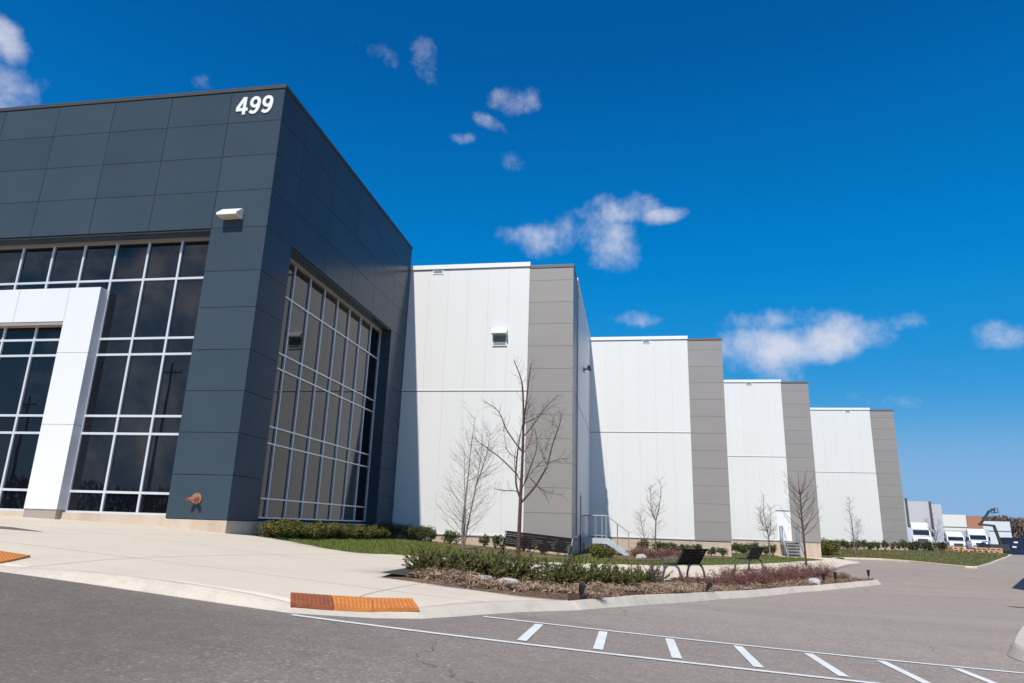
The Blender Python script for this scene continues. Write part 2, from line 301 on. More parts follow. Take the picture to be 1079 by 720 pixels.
# ------------------------------------------------------------------ mesh helpers
class MB:
    """collects shapes in world (or local) coordinates; build() links them as ONE mesh object"""
    def __init__(s): s.v = []; s.f = []
    def add(s, vs, fs):
        o = len(s.v); s.v += [tuple(p) for p in vs]; s.f += [tuple(i+o for i in q) for q in fs]; return s
    def box(s, x0, x1, y0, y1, z0, z1):
        return s.add([(x0,y0,z0),(x1,y0,z0),(x1,y1,z0),(x0,y1,z0),(x0,y0,z1),(x1,y0,z1),(x1,y1,z1),(x0,y1,z1)],
                     [(3,2,1,0),(4,5,6,7),(0,1,5,4),(1,2,6,5),(2,3,7,6),(3,0,4,7)])
    def cbox(s, c, ax, ay, az):
        """box from centre and three half-axis vectors"""
        c, ax, ay, az = map(Vector, (c, ax, ay, az)); P = []
        for dz in (-1, 1):
            for dx, dy in ((-1,-1),(1,-1),(1,1),(-1,1)): P.append(c+dx*ax+dy*ay+dz*az)
        return s.add(P, [(3,2,1,0),(4,5,6,7),(0,1,5,4),(1,2,6,5),(2,3,7,6),(3,0,4,7)])
    def bar(s, a, b, w, h=None, upv=(0,0,1)):
        a, b = Vector(a), Vector(b); d = b-a; u = Vector(upv)
        if abs(d.normalized().dot(u)) > .95: u = Vector((0,1,0))
        sd_ = d.cross(u).normalized(); u = sd_.cross(d).normalized(); h = w if h is None else h
        return s.cbox((a+b)/2, d/2, sd_*w/2, u*h/2)
    def tube(s, pts, r, n=8, cap=True):
        pts = [Vector(p) for p in pts]; k = len(pts); R_ = r if isinstance(r, (list, tuple)) else [r]*k
        ref = Vector((.31,.17,.93)); V = []; F = []
        for i, p in enumerate(pts):
            d = (pts[min(i+1,k-1)]-pts[max(i-1,0)]).normalized(); a = d.cross(ref)
            if a.length < 1e-3: a = d.cross(Vector((1,0,0)))
            a.normalize(); b = d.cross(a)
            for j in range(n):
                t = 2*math.pi*j/n; V.append(p+R_[i]*(a*math.cos(t)+b*math.sin(t)))
        for i in range(k-1):
            for j in range(n):
                j2 = (j+1) % n; F.append((i*n+j, (i+1)*n+j, (i+1)*n+j2, i*n+j2))
        if cap: F.append(tuple(range(n))); F.append(tuple((k-1)*n+j for j in reversed(range(n))))
        return s.add(V, F)
    def prism(s, prof, axis, t0, t1):
        """profile polygon [(a,b)] extruded along axis 'x' or 'y' from t0 to t1"""
        mk = (lambda t, a, b: (t, a, b)) if axis == 'x' else (lambda t, a, b: (a, t, b)) if axis == 'y' else (lambda t, a, b: (a, b, t))
        n = len(prof); V = [mk(t0,a,b) for a,b in prof]+[mk(t1,a,b) for a,b in prof]
        F = [tuple(range(n-1,-1,-1)), tuple(range(n, 2*n))]+[(i, (i+1)%n, (i+1)%n+n, i+n) for i in range(n)]
        return s.add(V, F)
    def quad(s, a, b, c, d): return s.add([a,b,c,d], [(0,1,2,3)])
    def build(s, name, mat, parent=None, bevel=0, smooth=False):
        me = bpy.data.meshes.new(name); off = parent.matrix_world.translation if (parent is not None and parent.get('_w')) else Vector((0,0,0))
        par = parent
        tot = Vector((0,0,0)); q = parent
        while q is not None: tot += q.location; q = q.parent
        use = tot if getattr(s, 'world', True) and parent is not None else Vector((0,0,0))
        me.from_pydata([Vector(p)-use for p in s.v], [], s.f); me.materials.append(M[mat] if isinstance(mat, str) else mat)
        bm = bmesh.new(); bm.from_mesh(me)
        bmesh.ops.recalc_face_normals(bm, faces=bm.faces) if getattr(s, 'solid', True) else None
        if bevel:
            es = [e for e in bm.edges if len(e.link_faces) == 2 and e.calc_face_angle(0) > .7]
            bmesh.ops.bevel(bm, geom=es, offset=bevel, segments=2, affect='EDGES', profile=.6)
        bm.to_mesh(me); bm.free()
        if smooth:
            for p in me.polygons: p.use_smooth = True
        o = bpy.data.objects.new(name, me); COL.objects.link(o)
        if par is not None: o.parent = par
        return o
def tag(o, label=None, cat=None, group=None, kind=None):
    if label: o['label'] = label
    if cat: o['category'] = cat
    if group: o['group'] = group
    if kind: o['kind'] = kind
    return o
def thing(name, loc, label, cat, group=None):
    o = bpy.data.objects.new(name, None); COL.objects.link(o); o.location = loc; o.empty_display_size = .3
    return tag(o, label, cat, group)
def dup(root, loc=None, rz=None, label=None, scale=None):
    """a copy of a thing with copies of its parts and sub-parts"""
    r = root.copy(); COL.objects.link(r)
    for ch in root.children:
        c = ch.copy(); COL.objects.link(c); c.parent = r
        for s2 in ch.children:
            d = s2.copy(); COL.objects.link(d); d.parent = c
    if loc is not None: r.location = loc
    if rz is not None: r.rotation_euler = (0, 0, rz)
    if scale is not None: r.scale = scale if not isinstance(scale, (int, float)) else (scale,)*3
    if label: r['label'] = label
    return r
def LB():
    m = MB(); m.world = False; return m
def LV():
    m = MB(); m.world = False; m.solid = False; return m

def patch(name, poly, off, res, mat, skirt=0, kind='structure', hf=None):
    """a sheet over the terrain inside an outline, cut to a grid so that it follows the slopes"""
    bm = bmesh.new(); vs = [bm.verts.new((x, y, 0)) for x, y in poly]
    for t in tessellate_polygon([[Vector((x, y, 0)) for x, y in poly]]):
        try: bm.faces.new([vs[i] for i in t])
        except ValueError: pass
    xs = [p[0] for p in poly]; ys = [p[1] for p in poly]
    def cuts(lo, hi, r):
        if callable(r): return r(lo, hi)
        return [lo+r*(i+.5) for i in range(int((hi-lo)/r))]
    rx, ry = res if isinstance(res, tuple) else (res, res)
    for no, cs in (((1,0,0), cuts(min(xs), max(xs), rx)), ((0,1,0), cuts(min(ys), max(ys), ry))):
        for c in cs:
            bmesh.ops.bisect_plane(bm, geom=bm.verts[:]+bm.edges[:]+bm.faces[:], dist=1e-5, plane_co=(c*no[0], c*no[1], 0), plane_no=no)
    for v in bm.verts: v.co.z = g(v.co.x, v.co.y)+off+(hf(v.co.x, v.co.y) if hf else 0)
    bmesh.ops.recalc_face_normals(bm, faces=bm.faces)
    for f in bm.faces:
        if f.normal.z < 0: f.normal_flip()
    for f in bm.faces: f.smooth = True
    if skirt:
        be = [e for e in bm.edges if len(e.link_faces) == 1]
        r = bmesh.ops.extrude_edge_only(bm, edges=be)
        for v in r['geom']:
            if isinstance(v, bmesh.types.BMVert): v.co.z -= skirt
        for f in r['geom']:
            if isinstance(f, bmesh.types.BMFace): f.smooth = False
    me = bpy.data.meshes.new(name); bm.to_mesh(me); bm.free(); me.materials.append(M[mat])
    o = bpy.data.objects.new(name, me); COL.objects.link(o)
    if kind: o['kind'] = kind
    return o
def inpoly(x, y, P):
    c = False; j = len(P)-1
    for i in range(len(P)):
        if (P[i][1] > y) != (P[j][1] > y) and x < (P[j][0]-P[i][0])*(y-P[i][1])/(P[j][1]-P[i][1])+P[i][0]: c = not c
        j = i
    return c
def sampler(poly, rng):
    xs = [p[0] for p in poly]; ys = [p[1] for p in poly]
    while True:
        x, y = rng.uniform(min(xs), max(xs)), rng.uniform(min(ys), max(ys))
        if inpoly(x, y, poly): yield x, y
def densify(pts, step):
    out = []
    for (a, b) in zip(pts[:-1], pts[1:]):
        n = max(1, int(math.dist(a, b)/step))
        out += [(a[0]+(b[0]-a[0])*i/n, a[1]+(b[1]-a[1])*i/n) for i in range(n)]
    return out+[pts[-1]]
def smooth_line(pts, it=2):
    for _ in range(it):
        q = [pts[0]]
        for a, b in zip(pts[:-1], pts[1:]):
            q += [(a[0]*.75+b[0]*.25, a[1]*.75+b[1]*.25), (a[0]*.25+b[0]*.75, a[1]*.25+b[1]*.75)]
        pts = q+[pts[-1]]
    return pts
def kerb(name, line, prof, hf=None, step=.4, mat='kerb', close=False):
    """sweeps a kerb profile [(offset to the left of travel, height)] along a line on the terrain"""
    pts = densify(line, step); V = []; F = []; k = len(pts); n = len(prof)
    for i, (x, y) in enumerate(pts):
        a = pts[max(i-1,0)]; b = pts[min(i+1,k-1)]; d = Vector((b[0]-a[0], b[1]-a[1])).normalized(); nn = Vector((-d.y, d.x))
        for (o, h) in prof:
            z = g(x, y)+(h if h < 0 else h*(hf(x, y) if hf else 1)); V.append((x+nn.x*o, y+nn.y*o, z))
    for i in range(k-1):
        for j in range(n): j2 = (j+1) % n; F.append((i*n+j, i*n+j2, (i+1)*n+j2, (i+1)*n+j))
    F.append(tuple(range(n))); F.append(tuple((k-1)*n+j for j in range(n)))
    m = MB(); m.add(V, F); o = m.build(name, mat); o['kind'] = 'structure'; return o

# ------------------------------------------------------------------ ground, road, paving, kerbs, lawns
def gcuts(lo, hi):
    c = [-14+.7*i for i in range(100)]; c += [lo+6*i for i in range(1, int((hi-lo)/6))]
    return [x for x in c if lo+.01 < x < hi-.01]
def ground_sheet():
    ax = [-3000,-1200,-500,-250,-150,-100]+[-80+8*i for i in range(26)]+[150,200,300,500,900,1600,3000]
    ay = [-3000,-1200,-500,-200,-100,-60]+[-48+8*i for i in range(26)]+[180,240,320,500,900,1600,3000]
    V = [(x, y, (g(max(-90,min(x,110)), max(-60,min(y,140))))-.30) for y in ay for x in ax]; nx = len(ax)
    F = [(j*nx+i, j*nx+i+1, (j+1)*nx+i+1, (j+1)*nx+i) for j in range(len(ay)-1) for i in range(nx-1)]
    m = MB(); m.add(V, F); o = m.build('ground', 'earth', smooth=True); o['kind'] = 'structure'
ground_sheet()
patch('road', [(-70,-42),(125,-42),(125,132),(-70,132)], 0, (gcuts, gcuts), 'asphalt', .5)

ROAD_EDGE = [(-40,6.25),(-6.29,6.25),(-3.6,6.2),(-3.06,6.2),(-2.38,6.56),(-2.02,6.9),(-1.78,7.36),(-1.57,7.82),(-1.3,8.4),(-.66,9.54)]
ISLAND_KERB = [(-.66,9.54),(-.12,10.87),(.92,13.54),(1.87,16.03),(4.4,20.85),(8.1,26.1),(8.5,26.75),(8.45,27.3),(8.1,28.0),(7.5,29.4)]
BED = [(-3.5,9.75),(-2.4,9.62),(-1.5,9.45),(-.85,9.66),(-.25,10.98),(.79,13.62),(1.74,16.1),(4.28,20.93),(7.98,26.2),(8.34,26.8),(8.3,27.25),(7.97,27.9),(7.36,29.3),(6.2,29.0),(4.2,25.9),(2.7,23.6),(1.5,22.2),(.6,19.2),(.1,18.1),(-.8,18.0),(-1.4,17.4),(-3.1,16.2),(-3.9,12.9)]
LAWN_FRONT = [(-10.17,17.95),(-9.3,17.3),(-8.44,16.8),(-7.3,15.95),(-6.55,15.65),(-6.2,16.2),(-6.1,17.2),(-5.69,18.8),(-4.05,21.15),(-2.1,24.92),(-.2,27.5),(1.26,28.9),(5.4,34.4),(7.5,38.0),(12.4,49.7)]
LAWN_FRONT = [LAWN_FRONT[0]]+smooth_line(LAWN_FRONT[1:-1], 2)+[LAWN_FRONT[-1]]
LAWN = LAWN_FRONT+[(12.3,52.0),(10.4,52.4),(10.4,55.5),(5.5,55.5),(5.5,42.3),(-2.5,42.3),(-2.5,29.3),(-10.3,29.3),(-10.3,17.95)]
PAVING_END = [(14.6,50.6),(13.2,45.3),(11.4,41.2),(9.6,36.4),(7.6,31.0),(7.36,29.3)]
rise = lambda x, y: 1.0-.72*math.exp(-((x+2.5)**2+(y-6.35)**2)/.8)-.72*math.exp(-((x+6.6)**2+(y-6.25)**2)/1.2)   # dropped kerbs at the two crossings
hp = lambda x, y: .10*(rise(x, y)-1)
back = list(reversed(BED)); i0 = back.index((-3.5,9.75))
bed_back = BED[12:]                                   # from the nose round the back to the western tip
def inset(line, d):
    out = []
    for i, (x, y) in enumerate(line):
        a = line[max(i-1,0)]; b = line[min(i+1,len(line)-1)]; t = Vector((b[0]-a[0], b[1]-a[1])).normalized(); out.append((x-t.y*d, y+t.x*d))
    return out
PAVING = inset(ROAD_EDGE, .22)[:-1]+[(-.85,9.66),(-1.5,9.45),(-2.4,9.62),(-3.5,9.75)]+list(reversed(BED[12:]))+list(reversed(PAVING_END))[1:]+[(14.6,55.5),(10.4,55.5),(10.4,52.4),(12.3,52.0)]+list(reversed(LAWN_FRONT))+[(-10.3,17.95),(-10.3,17.3),(-40,17.3)]
patch('pavement', PAVING, .10, .8, 'paving', .3, hf=hp)
KP = [(0,-.2),(0,.004),(.11,.080),(.15,.101),(.23,.104),(.23,-.2)]
kerb('kerb', ROAD_EDGE, KP, rise, .2)
kerb('kerb', ISLAND_KERB, [(0,-.2),(0,.01),(.085,.118),(.11,.147),(.17,.152),(.17,-.2)], lambda x, y: .70+.30*min(1, max(0, (y-9.54)/2.2)))
kerb('kerb', [(14.6,50.6),(13.2,45.3),(11.4,41.2),(9.6,36.4),(7.6,31.0)], [(0,-.2),(.0,.098),(.02,.112),(.15,.112),(.15,-.2)])
bedh = lambda x, y: .05*math.sin(x*2.1+y*.7)*math.sin(y*1.7-x)+.05
patch('planting_bed', BED, .08, .5, 'mulch', .3, hf=bedh)
patch('bed_tip_shadow', [(-3.52,9.72),(-3.0,9.80),(-3.2,10.8),(-3.3,12.6),(-3.86,12.8)], .165, .5, 'tip_shadow')  # shadow wedge at the western tip, painted as a dark sheet
patch('lawn', LAWN, .085, .9, 'lawn', .3)
# mulched strips at the foot of the walls
for k, P in enumerate(([(-8.6,28.1),(-7.0,25.9),(-5.3,23.5),(-3.6,24.9),(-2.5,26.4),(-2.5,29.2),(-8.9,29.2)], [(-2.38,30.6),(-1.0,29.9),(.6,31.4),(2.2,34.6),(5.4,40.2),(5.6,42.25),(-2.38,42.25)], [(5.7,53.2),(10.3,53.2),(10.3,55.4),(5.7,55.4)])):
    patch('mulch_strip', P, .115, .8, 'mulch')
LAWN4 = [(15.0,55.6),(15.6,56.4),(17,56.6),(18.2,56.3),(19.5,54.7),(20.87,49.4),(21.6,49.6),(30.1,64.0),(36,76),(36,86),(24.4,86),(24.4,68.4),(13.7,68.4),(13.7,56.5)]
patch('lawn', LAWN4, .10, 1.2, 'lawn', .3)
kerb('kerb', [(14.6,55.6),(15.2,56.25),(17,56.45),(18.15,56.15),(19.35,54.6),(20.7,49.3),(21.3,49.1),(30.25,63.9),(36.2,76)], [(0,-.2),(0,.10),(.02,.13),(.15,.13),(.15,-.2)])
patch('mulch_strip', [(13.8,66.2),(24.3,66.2),(24.3,68.35),(13.8,68.35)], .13, 1.0, 'mulch')
# band by the entrance, darker than the concrete, in the asphalt material
patch('entrance_band', [(-30,9.6),(-13,10.2),(-10.7,10.75),(-9.7,10.4),(-11.5,9.85),(-30,8.9)], .106, .8, 'asphalt')
# crosswalk and faded parking stripes
def strip(a, b, w, off, mat, name='road_marking'):
    a, b = Vector((*a, 0)), Vector((*b, 0)); d = (b-a).normalized(); n = Vector((-d.y, d.x, 0))*w/2
    return patch(name, [tuple((a-n)[:2]), tuple((b-n)[:2]), tuple((b+n)[:2]), tuple((a+n)[:2])], off, .6, mat)
strip((-3.0,6.10),(12,6.45),.072,.006,'paint_line')
strip((-1.56,7.60),(12,7.86),.072,.006,'paint_line')
for k in range(17):
    x = -.95+.655*k
    strip((x,6.33+.025*x),(x,7.52+.02*x),.085,.006,'paint_line')
STRIPES = [((8.65, 29.37), (9.84, 29.04)), ((9.09, 31.2), (10.9, 31.0)), ((9.49, 33.19), (12.19, 33.36)), ((9.88, 35.12), (13.6, 35.84)), ((10.2, 37.15), (15.08, 38.8)), ((10.81, 39.65), (16.92, 42.53))]
for a_, b_ in STRIPES: strip(a_, b_, .14, .006, 'paint_faded')
# traffic island at the right
IKL = smooth_line([(9.0,7.4),(5.05,8.0),(4.28,8.1),(4.05,8.36),(4.05,8.85),(4.2,9.3),(6.55,13.8),(16,28.2)], 2)
ISL = inset(IKL, -.14)+[(22,28),(16,8.3)]
patch('traffic_island', ISL, .13, .8, 'paving', .3)
kerb('kerb', IKL, [(0.0,-.2),(.0,.01),(-.06,.115),(-.085,.142),(-.18,.146),(-.18,-.2)])
lp = smooth_line([(8.6,8.1),(5.5,8.75),(5.05,9.1),(5.15,9.6),(7.0,13.2)], 3)
m = MB(); m.tube([(x, y, g(x, y)+.135) for x, y in densify(lp, .3)], .012, 5); tag(m.build('cable', 'black_metal'), 'thin black cable looping across the pale concrete traffic island', 'cable')
# red-brown strip on the asphalt at the right edge
patch('brown_strip', [(9.15,19.9),(9.22,19.55),(12.2,17.6),(12.25,17.95)], .008, .5, 'strip_brown')

# ------------------------------------------------------------------ dark office building
XD, YD, YB = -10.17, 16.53, 29.12
ROWS = [14.24,13.16,12.02,10.88,9.70,8.36,7.27,6.05,4.90,3.77,2.66,1.53]
office = thing('office_building', (XD-6, YD+6, 0), 'dark charcoal panelled office block with tall glazing, number 499 and a white entrance portal', 'office building')
gap = .007
rng = random.Random(5)
def panel(m, axis, u0, u1, z0, z1, face, depth=.03, tilt=.0012):
    """one cladding panel with a very slightly uneven face"""
    u0 += gap; u1 -= gap; z0 += gap; z1 -= gap; t = [rng.uniform(-tilt, tilt) for _ in range(3)]
    d = [t[0], t[0]+t[1], t[0]+t[1]+t[2], t[0]+t[2]]
    c = [(u0,z0),(u1,z0),(u1,z1),(u0,z1)]
    P = []
    for (u, z), e in zip(c, d): P.append((u, face+e, z) if axis == 'y' else (face+e, u, z))
    s_ = depth if axis == 'y' else -depth
    for (u, z) in c: P.append((u, face+s_, z) if axis == 'y' else (face+s_, u, z))
    F = [(0,1,2,3),(7,6,5,4),(0,4,5,1),(1,5,6,2),(2,6,7,3),(3,7,4,0)]
    m.add(P, F)
m = MB()                                                     # body behind the cladding
m.box(-40, XD-.56, YD+.56, YB, .6, 14.2)
m.box(-11.92, XD-.03, YD+.03, YD+.6, .6, 14.2); m.box(-40, -11.93, YD+.03, YD+.6, 9.66, 14.2)
m.box(XD-.6, XD-.031, YD+.61, 18.05, .6, 14.2); m.box(XD-.6, XD-.031, 18.06, 27.19, 9.66, 14.2); m.box(XD-.6, XD-.031, 27.2, YB, .6, 14.2)
m.build('wall', 'backing', office)
m = MB(); cx = [XD,-11.93,-13.97,-15.98,-18.0,-20.03,-22.06,-24.1,-26.1,-28.1,-30.1,-32.1]
for i in range(len(cx)-1):
    for j in range(len(ROWS)-1):
        if i and ROWS[j+1] < 9.6: continue
        panel(m, 'y', cx[i+1], cx[i], ROWS[j+1], ROWS[j], YD)
cyl = [YD+.031,18.05,20.36,22.65,24.81,27.11,YB]
for i in range(len(cyl)-1):
    for j in range(len(ROWS)-1):
        inside = 1 <= i <= 4 and ROWS[j+1] < 9.6
        if inside: continue
        y0 = cyl[i]
        if i == 5 and ROWS[j+1] < 9.6: y0 = 27.2
        panel(m, 'x', y0, cyl[i+1], ROWS[j+1], ROWS[j], XD)
# soffits and jambs of the two recesses
for j in range(len(cx)-2): m.box(cx[j+2]+gap, cx[j+1]-gap, YD+.031, YD+.52, 9.645, 9.66)
for i in range(1, 5): m.box(XD-.52, XD-.032, max(18.06,cyl[i])+gap, min(27.19,cyl[i+1])-gap, 9.645, 9.66)
for j in range(4, len(ROWS)-1):
    z0, z1 = ROWS[j+1]+gap, min(ROWS[j], 9.64)-gap
    m.box(XD-.52, XD-.032, 27.18, 27.2, z0, z1); m.box(XD-.52, XD-.032, 18.05, 18.07, z0, z1); m.box(-11.94, -11.92, YD+.032, YD+.52, z0, z1)
clad = m.build('cladding', 'acm', office)
m = MB(); m.box(-40, XD+.03, YD-.03, YD+.4, 14.247, 14.37); m.box(XD-.4, XD+.03, YD+.401, YB, 14.247, 14.37); m.build('parapet_cap', 'acm_cap', office, .008)
m = MB(); m.box(-11.95, XD-.012, YD+.012, YD+.5, .5, 1.52); m.box(XD-.5, XD-.014, YD+.501, 18.04, .5, 1.52); m.box(XD-.5, XD-.016, 27.21, YB, .5, 1.52)
m.box(-40, -11.96, 16.9, 17.2, .5, 1.60); m.box(XD-.9, XD-.38, 18.05, 27.2, .5, 1.52); m.build('plinth', 'plinth', office, .012)

def curtain(name, axis, face, us, zs, parent, sign, label, fw=.065, lead=None):
    """glazing with mullions at us and transoms at zs; the panes are slightly out of true so that each mirrors its own bit of sky"""
    gl = MB(); gl.solid = False; r = random.Random(len(us)*7+3)
    for i in range(len(us)-1):
        for j in range(len(zs)-1):
            e = [r.uniform(-.002, .002) for _ in range(3)]; dz = [e[0], e[0]+e[1], e[0]+e[1]+e[2], e[0]+e[2]]
            c = [(us[i],zs[j]),(us[i+1],zs[j]),(us[i+1],zs[j+1]),(us[i],zs[j+1])]
            if axis == 'y': gl.add([(u, face+d, z) for (u, z), d in zip(c, dz)], [(0,1,2,3)])
            else: gl.add([(face+d, u, z) for (u, z), d in zip(c, dz)], [(0,1,2,3)])
    w = gl.build(name, 'glass', parent)
    if label: w['label'] = label
    fr = MB(); hw = fw/2
    def bx(u0, u1, z0, z1, d):
        if axis == 'y': fr.box(u0, u1, face-d, face+.05, z0, z1)
        else: fr.box(face-.05, face+d, u0, u1, z0, z1)
    for u in us: bx(u-hw, u+hw, zs[0]-hw+.001, zs[-1]-hw-.001, .055)
    for z in zs[:-1]: bx(us[0]-hw+.001, us[-1]+hw-.001, z-hw, z+hw, .052)
    fr.build('window_frame', 'alu', w, .004)
    hd = MB(); z = zs[-1]
    if axis == 'y': hd.box(us[0]-.04, us[-1]+.04, face-.10, face+.05, z-.035, z+.06)
    else: hd.box(face-.05, face+.10, us[0]-.04, us[-1]+.04, z-.035, z+.06)
    hd.build('head_frame', 'alu_dark', w)
    return w
GZ = [1.62,2.17,3.77,4.27,6.06,6.54,8.36,9.58]
us = [-12.0,-13.13]+[-14.23-1.1*i for i in range(20)]; us = sorted(us)
curtain('window', 'y', 17.04, us, GZ, office, 1, 'tall front window of dark mirror glass in a pale metal grid')
curtain('window', 'x', XD-.5, [18.1,19.27]+[20.4+1.125*i for i in range(6)]+[27.16], GZ, office, 1, 'tall side window of dark glass mirroring the pale warehouse wall', .045)
# white entrance portal
po = MB(); XP0, XP1, YP = -16.38, -15.34, 16.70; ZT, ZO = 8.06, 7.02
rows_p = [1.66,3.98,6.06,ZO,ZT]
for z0, z1 in ((1.66,3.98),(3.98,6.06),(6.06,ZT)):
    po.box(XP0+.004, XP1-.004, YP, 17.0, z0+.005, z1-.005)
for k in range(12):
    a_, b_ = XP0-1.72*(k+1), XP0-1.72*k
    po.box(a_+.005, b_-.005, YP, 17.0, ZO, ZT-.005)
for z0, z1 in ((1.66,3.98),(3.98,6.06),(6.06,ZT)): po.box(-33.0, -32.0, YP, 17.0, z0+.005, z1-.005)
portal = po.build('entrance_portal', 'acm_white', office, .004); portal['label'] = 'white panelled portal framing the entrance glazing'
m = MB(); m.box(-32, XP0+.0, YP+.02, 16.97, ZO-.10, ZO-.002); m.box(XP0, XP1-.03, YP+.03, 16.98, 1.40, 1.658); m.build('portal_reveal', 'alu_dark', portal)
# wall lights, fire connection, number
def wall_pack(parent, x, y, z, w=.62, name='wall_light', mat='white_lamp'):
    b = MB(); b.prism([(y,z+.24),(y-.10,z+.24),(y-.36,z+.02),(y-.36,z-.05),(y,z-.05)], 'x', x-w/2, x+w/2)
    o = b.build(name, mat, parent, .008)
    d = MB(); d.box(x-w/2+.04, x+w/2-.04, y-.33, y-.03, z-.062, z-.051); d.build('lamp_lens', 'lens', o); return o
wall_pack(office, -11.27, YD-.002, 10.0)
m = MB(); m.tube([(-11.10,YD-.002,2.05),(-11.10,YD-.03,2.05)], .145, 24); fc = m.build('fire_connection', 'brass', office); fc['label'] = 'round brass fire department connection with two red caps'
m = MB(); m.tube([(-11.10,YD-.03,2.05),(-11.10,YD-.12,2.05)], .075, 16)
for s_ in (-1, 1): m.tube([(-11.10,YD-.10,2.05),(-11.10+s_*.10,YD-.20,2.02)], .05, 14)
m.build('inlet_body', 'brass', fc)
for s_ in (-1, 1):
    m = MB(); m.tube([(-11.10+s_*.09,YD-.19,2.022),(-11.10+s_*.12,YD-.24,2.005)], [.045,.043], 14); m.tube([(-11.10+s_*.12,YD-.24,2.005),(-11.10+s_*.13,YD-.26,2.0)], .016, 8); m.build('cap', 'red', fc)
def numeral_strokes(ch):
    """centre lines of a bold sans numeral in a box 1 high"""
    if ch == '4': return [[(.44,0),(.44,1)], [(.405,.965),(.06,.36)], [(0,.285),(.64,.285)]]
    loop = [(.31+.205*math.cos(t), .675+.245*math.sin(t)) for t in [2*math.pi*k/28 for k in range(29)]]
    return [loop, [(.52,.70),(.525,.55),(.49,.34),(.43,.19),(.35,.105),(.25,.075),(.16,.10),(.08,.18)]]
m = MB(); xo = 0
for ch in '499':
    for si, st_ in enumerate(numeral_strokes(ch)):
        P_ = [Vector((a_, b_)) for a_, b_ in st_]; k = len(P_); hw = .085; closed = (P_[0]-P_[-1]).length < 1e-6; Lf, Rt = [], []
        for i in range(k):
            a_ = P_[i-1] if i else (P_[-2] if closed else P_[0]); b_ = P_[i+1] if i < k-1 else (P_[1] if closed else P_[-1])
            d = (b_-a_).normalized(); n_ = Vector((-d.y, d.x)); Lf.append(P_[i]+n_*hw); Rt.append(P_[i]-n_*hw)
        f = lambda q, dep: (-11.70+(xo+q.x+.02*q.y)*.60, YD-dep, 13.42+q.y*.60)
        V = []; F = []; dd = .035+.0015*si
        for q, r_ in zip(Lf, Rt): V += [f(q,dd), f(r_,dd), f(r_,.004), f(q,.004)]
        for i in range(k-1):
            for c in range(4): F.append((i*4+c, i*4+(c+1)%4, (i+1)*4+(c+1)%4, (i+1)*4+c))
        if not closed: F += [(0,1,2,3), tuple((k-1)*4+c for c in (3,2,1,0))]
        m.add(V, F)
    xo += .70 if ch == '4' else .68
num = m.build('building_number', 'white_trim', office)
num['label'] = 'white slanted raised numerals reading 499'

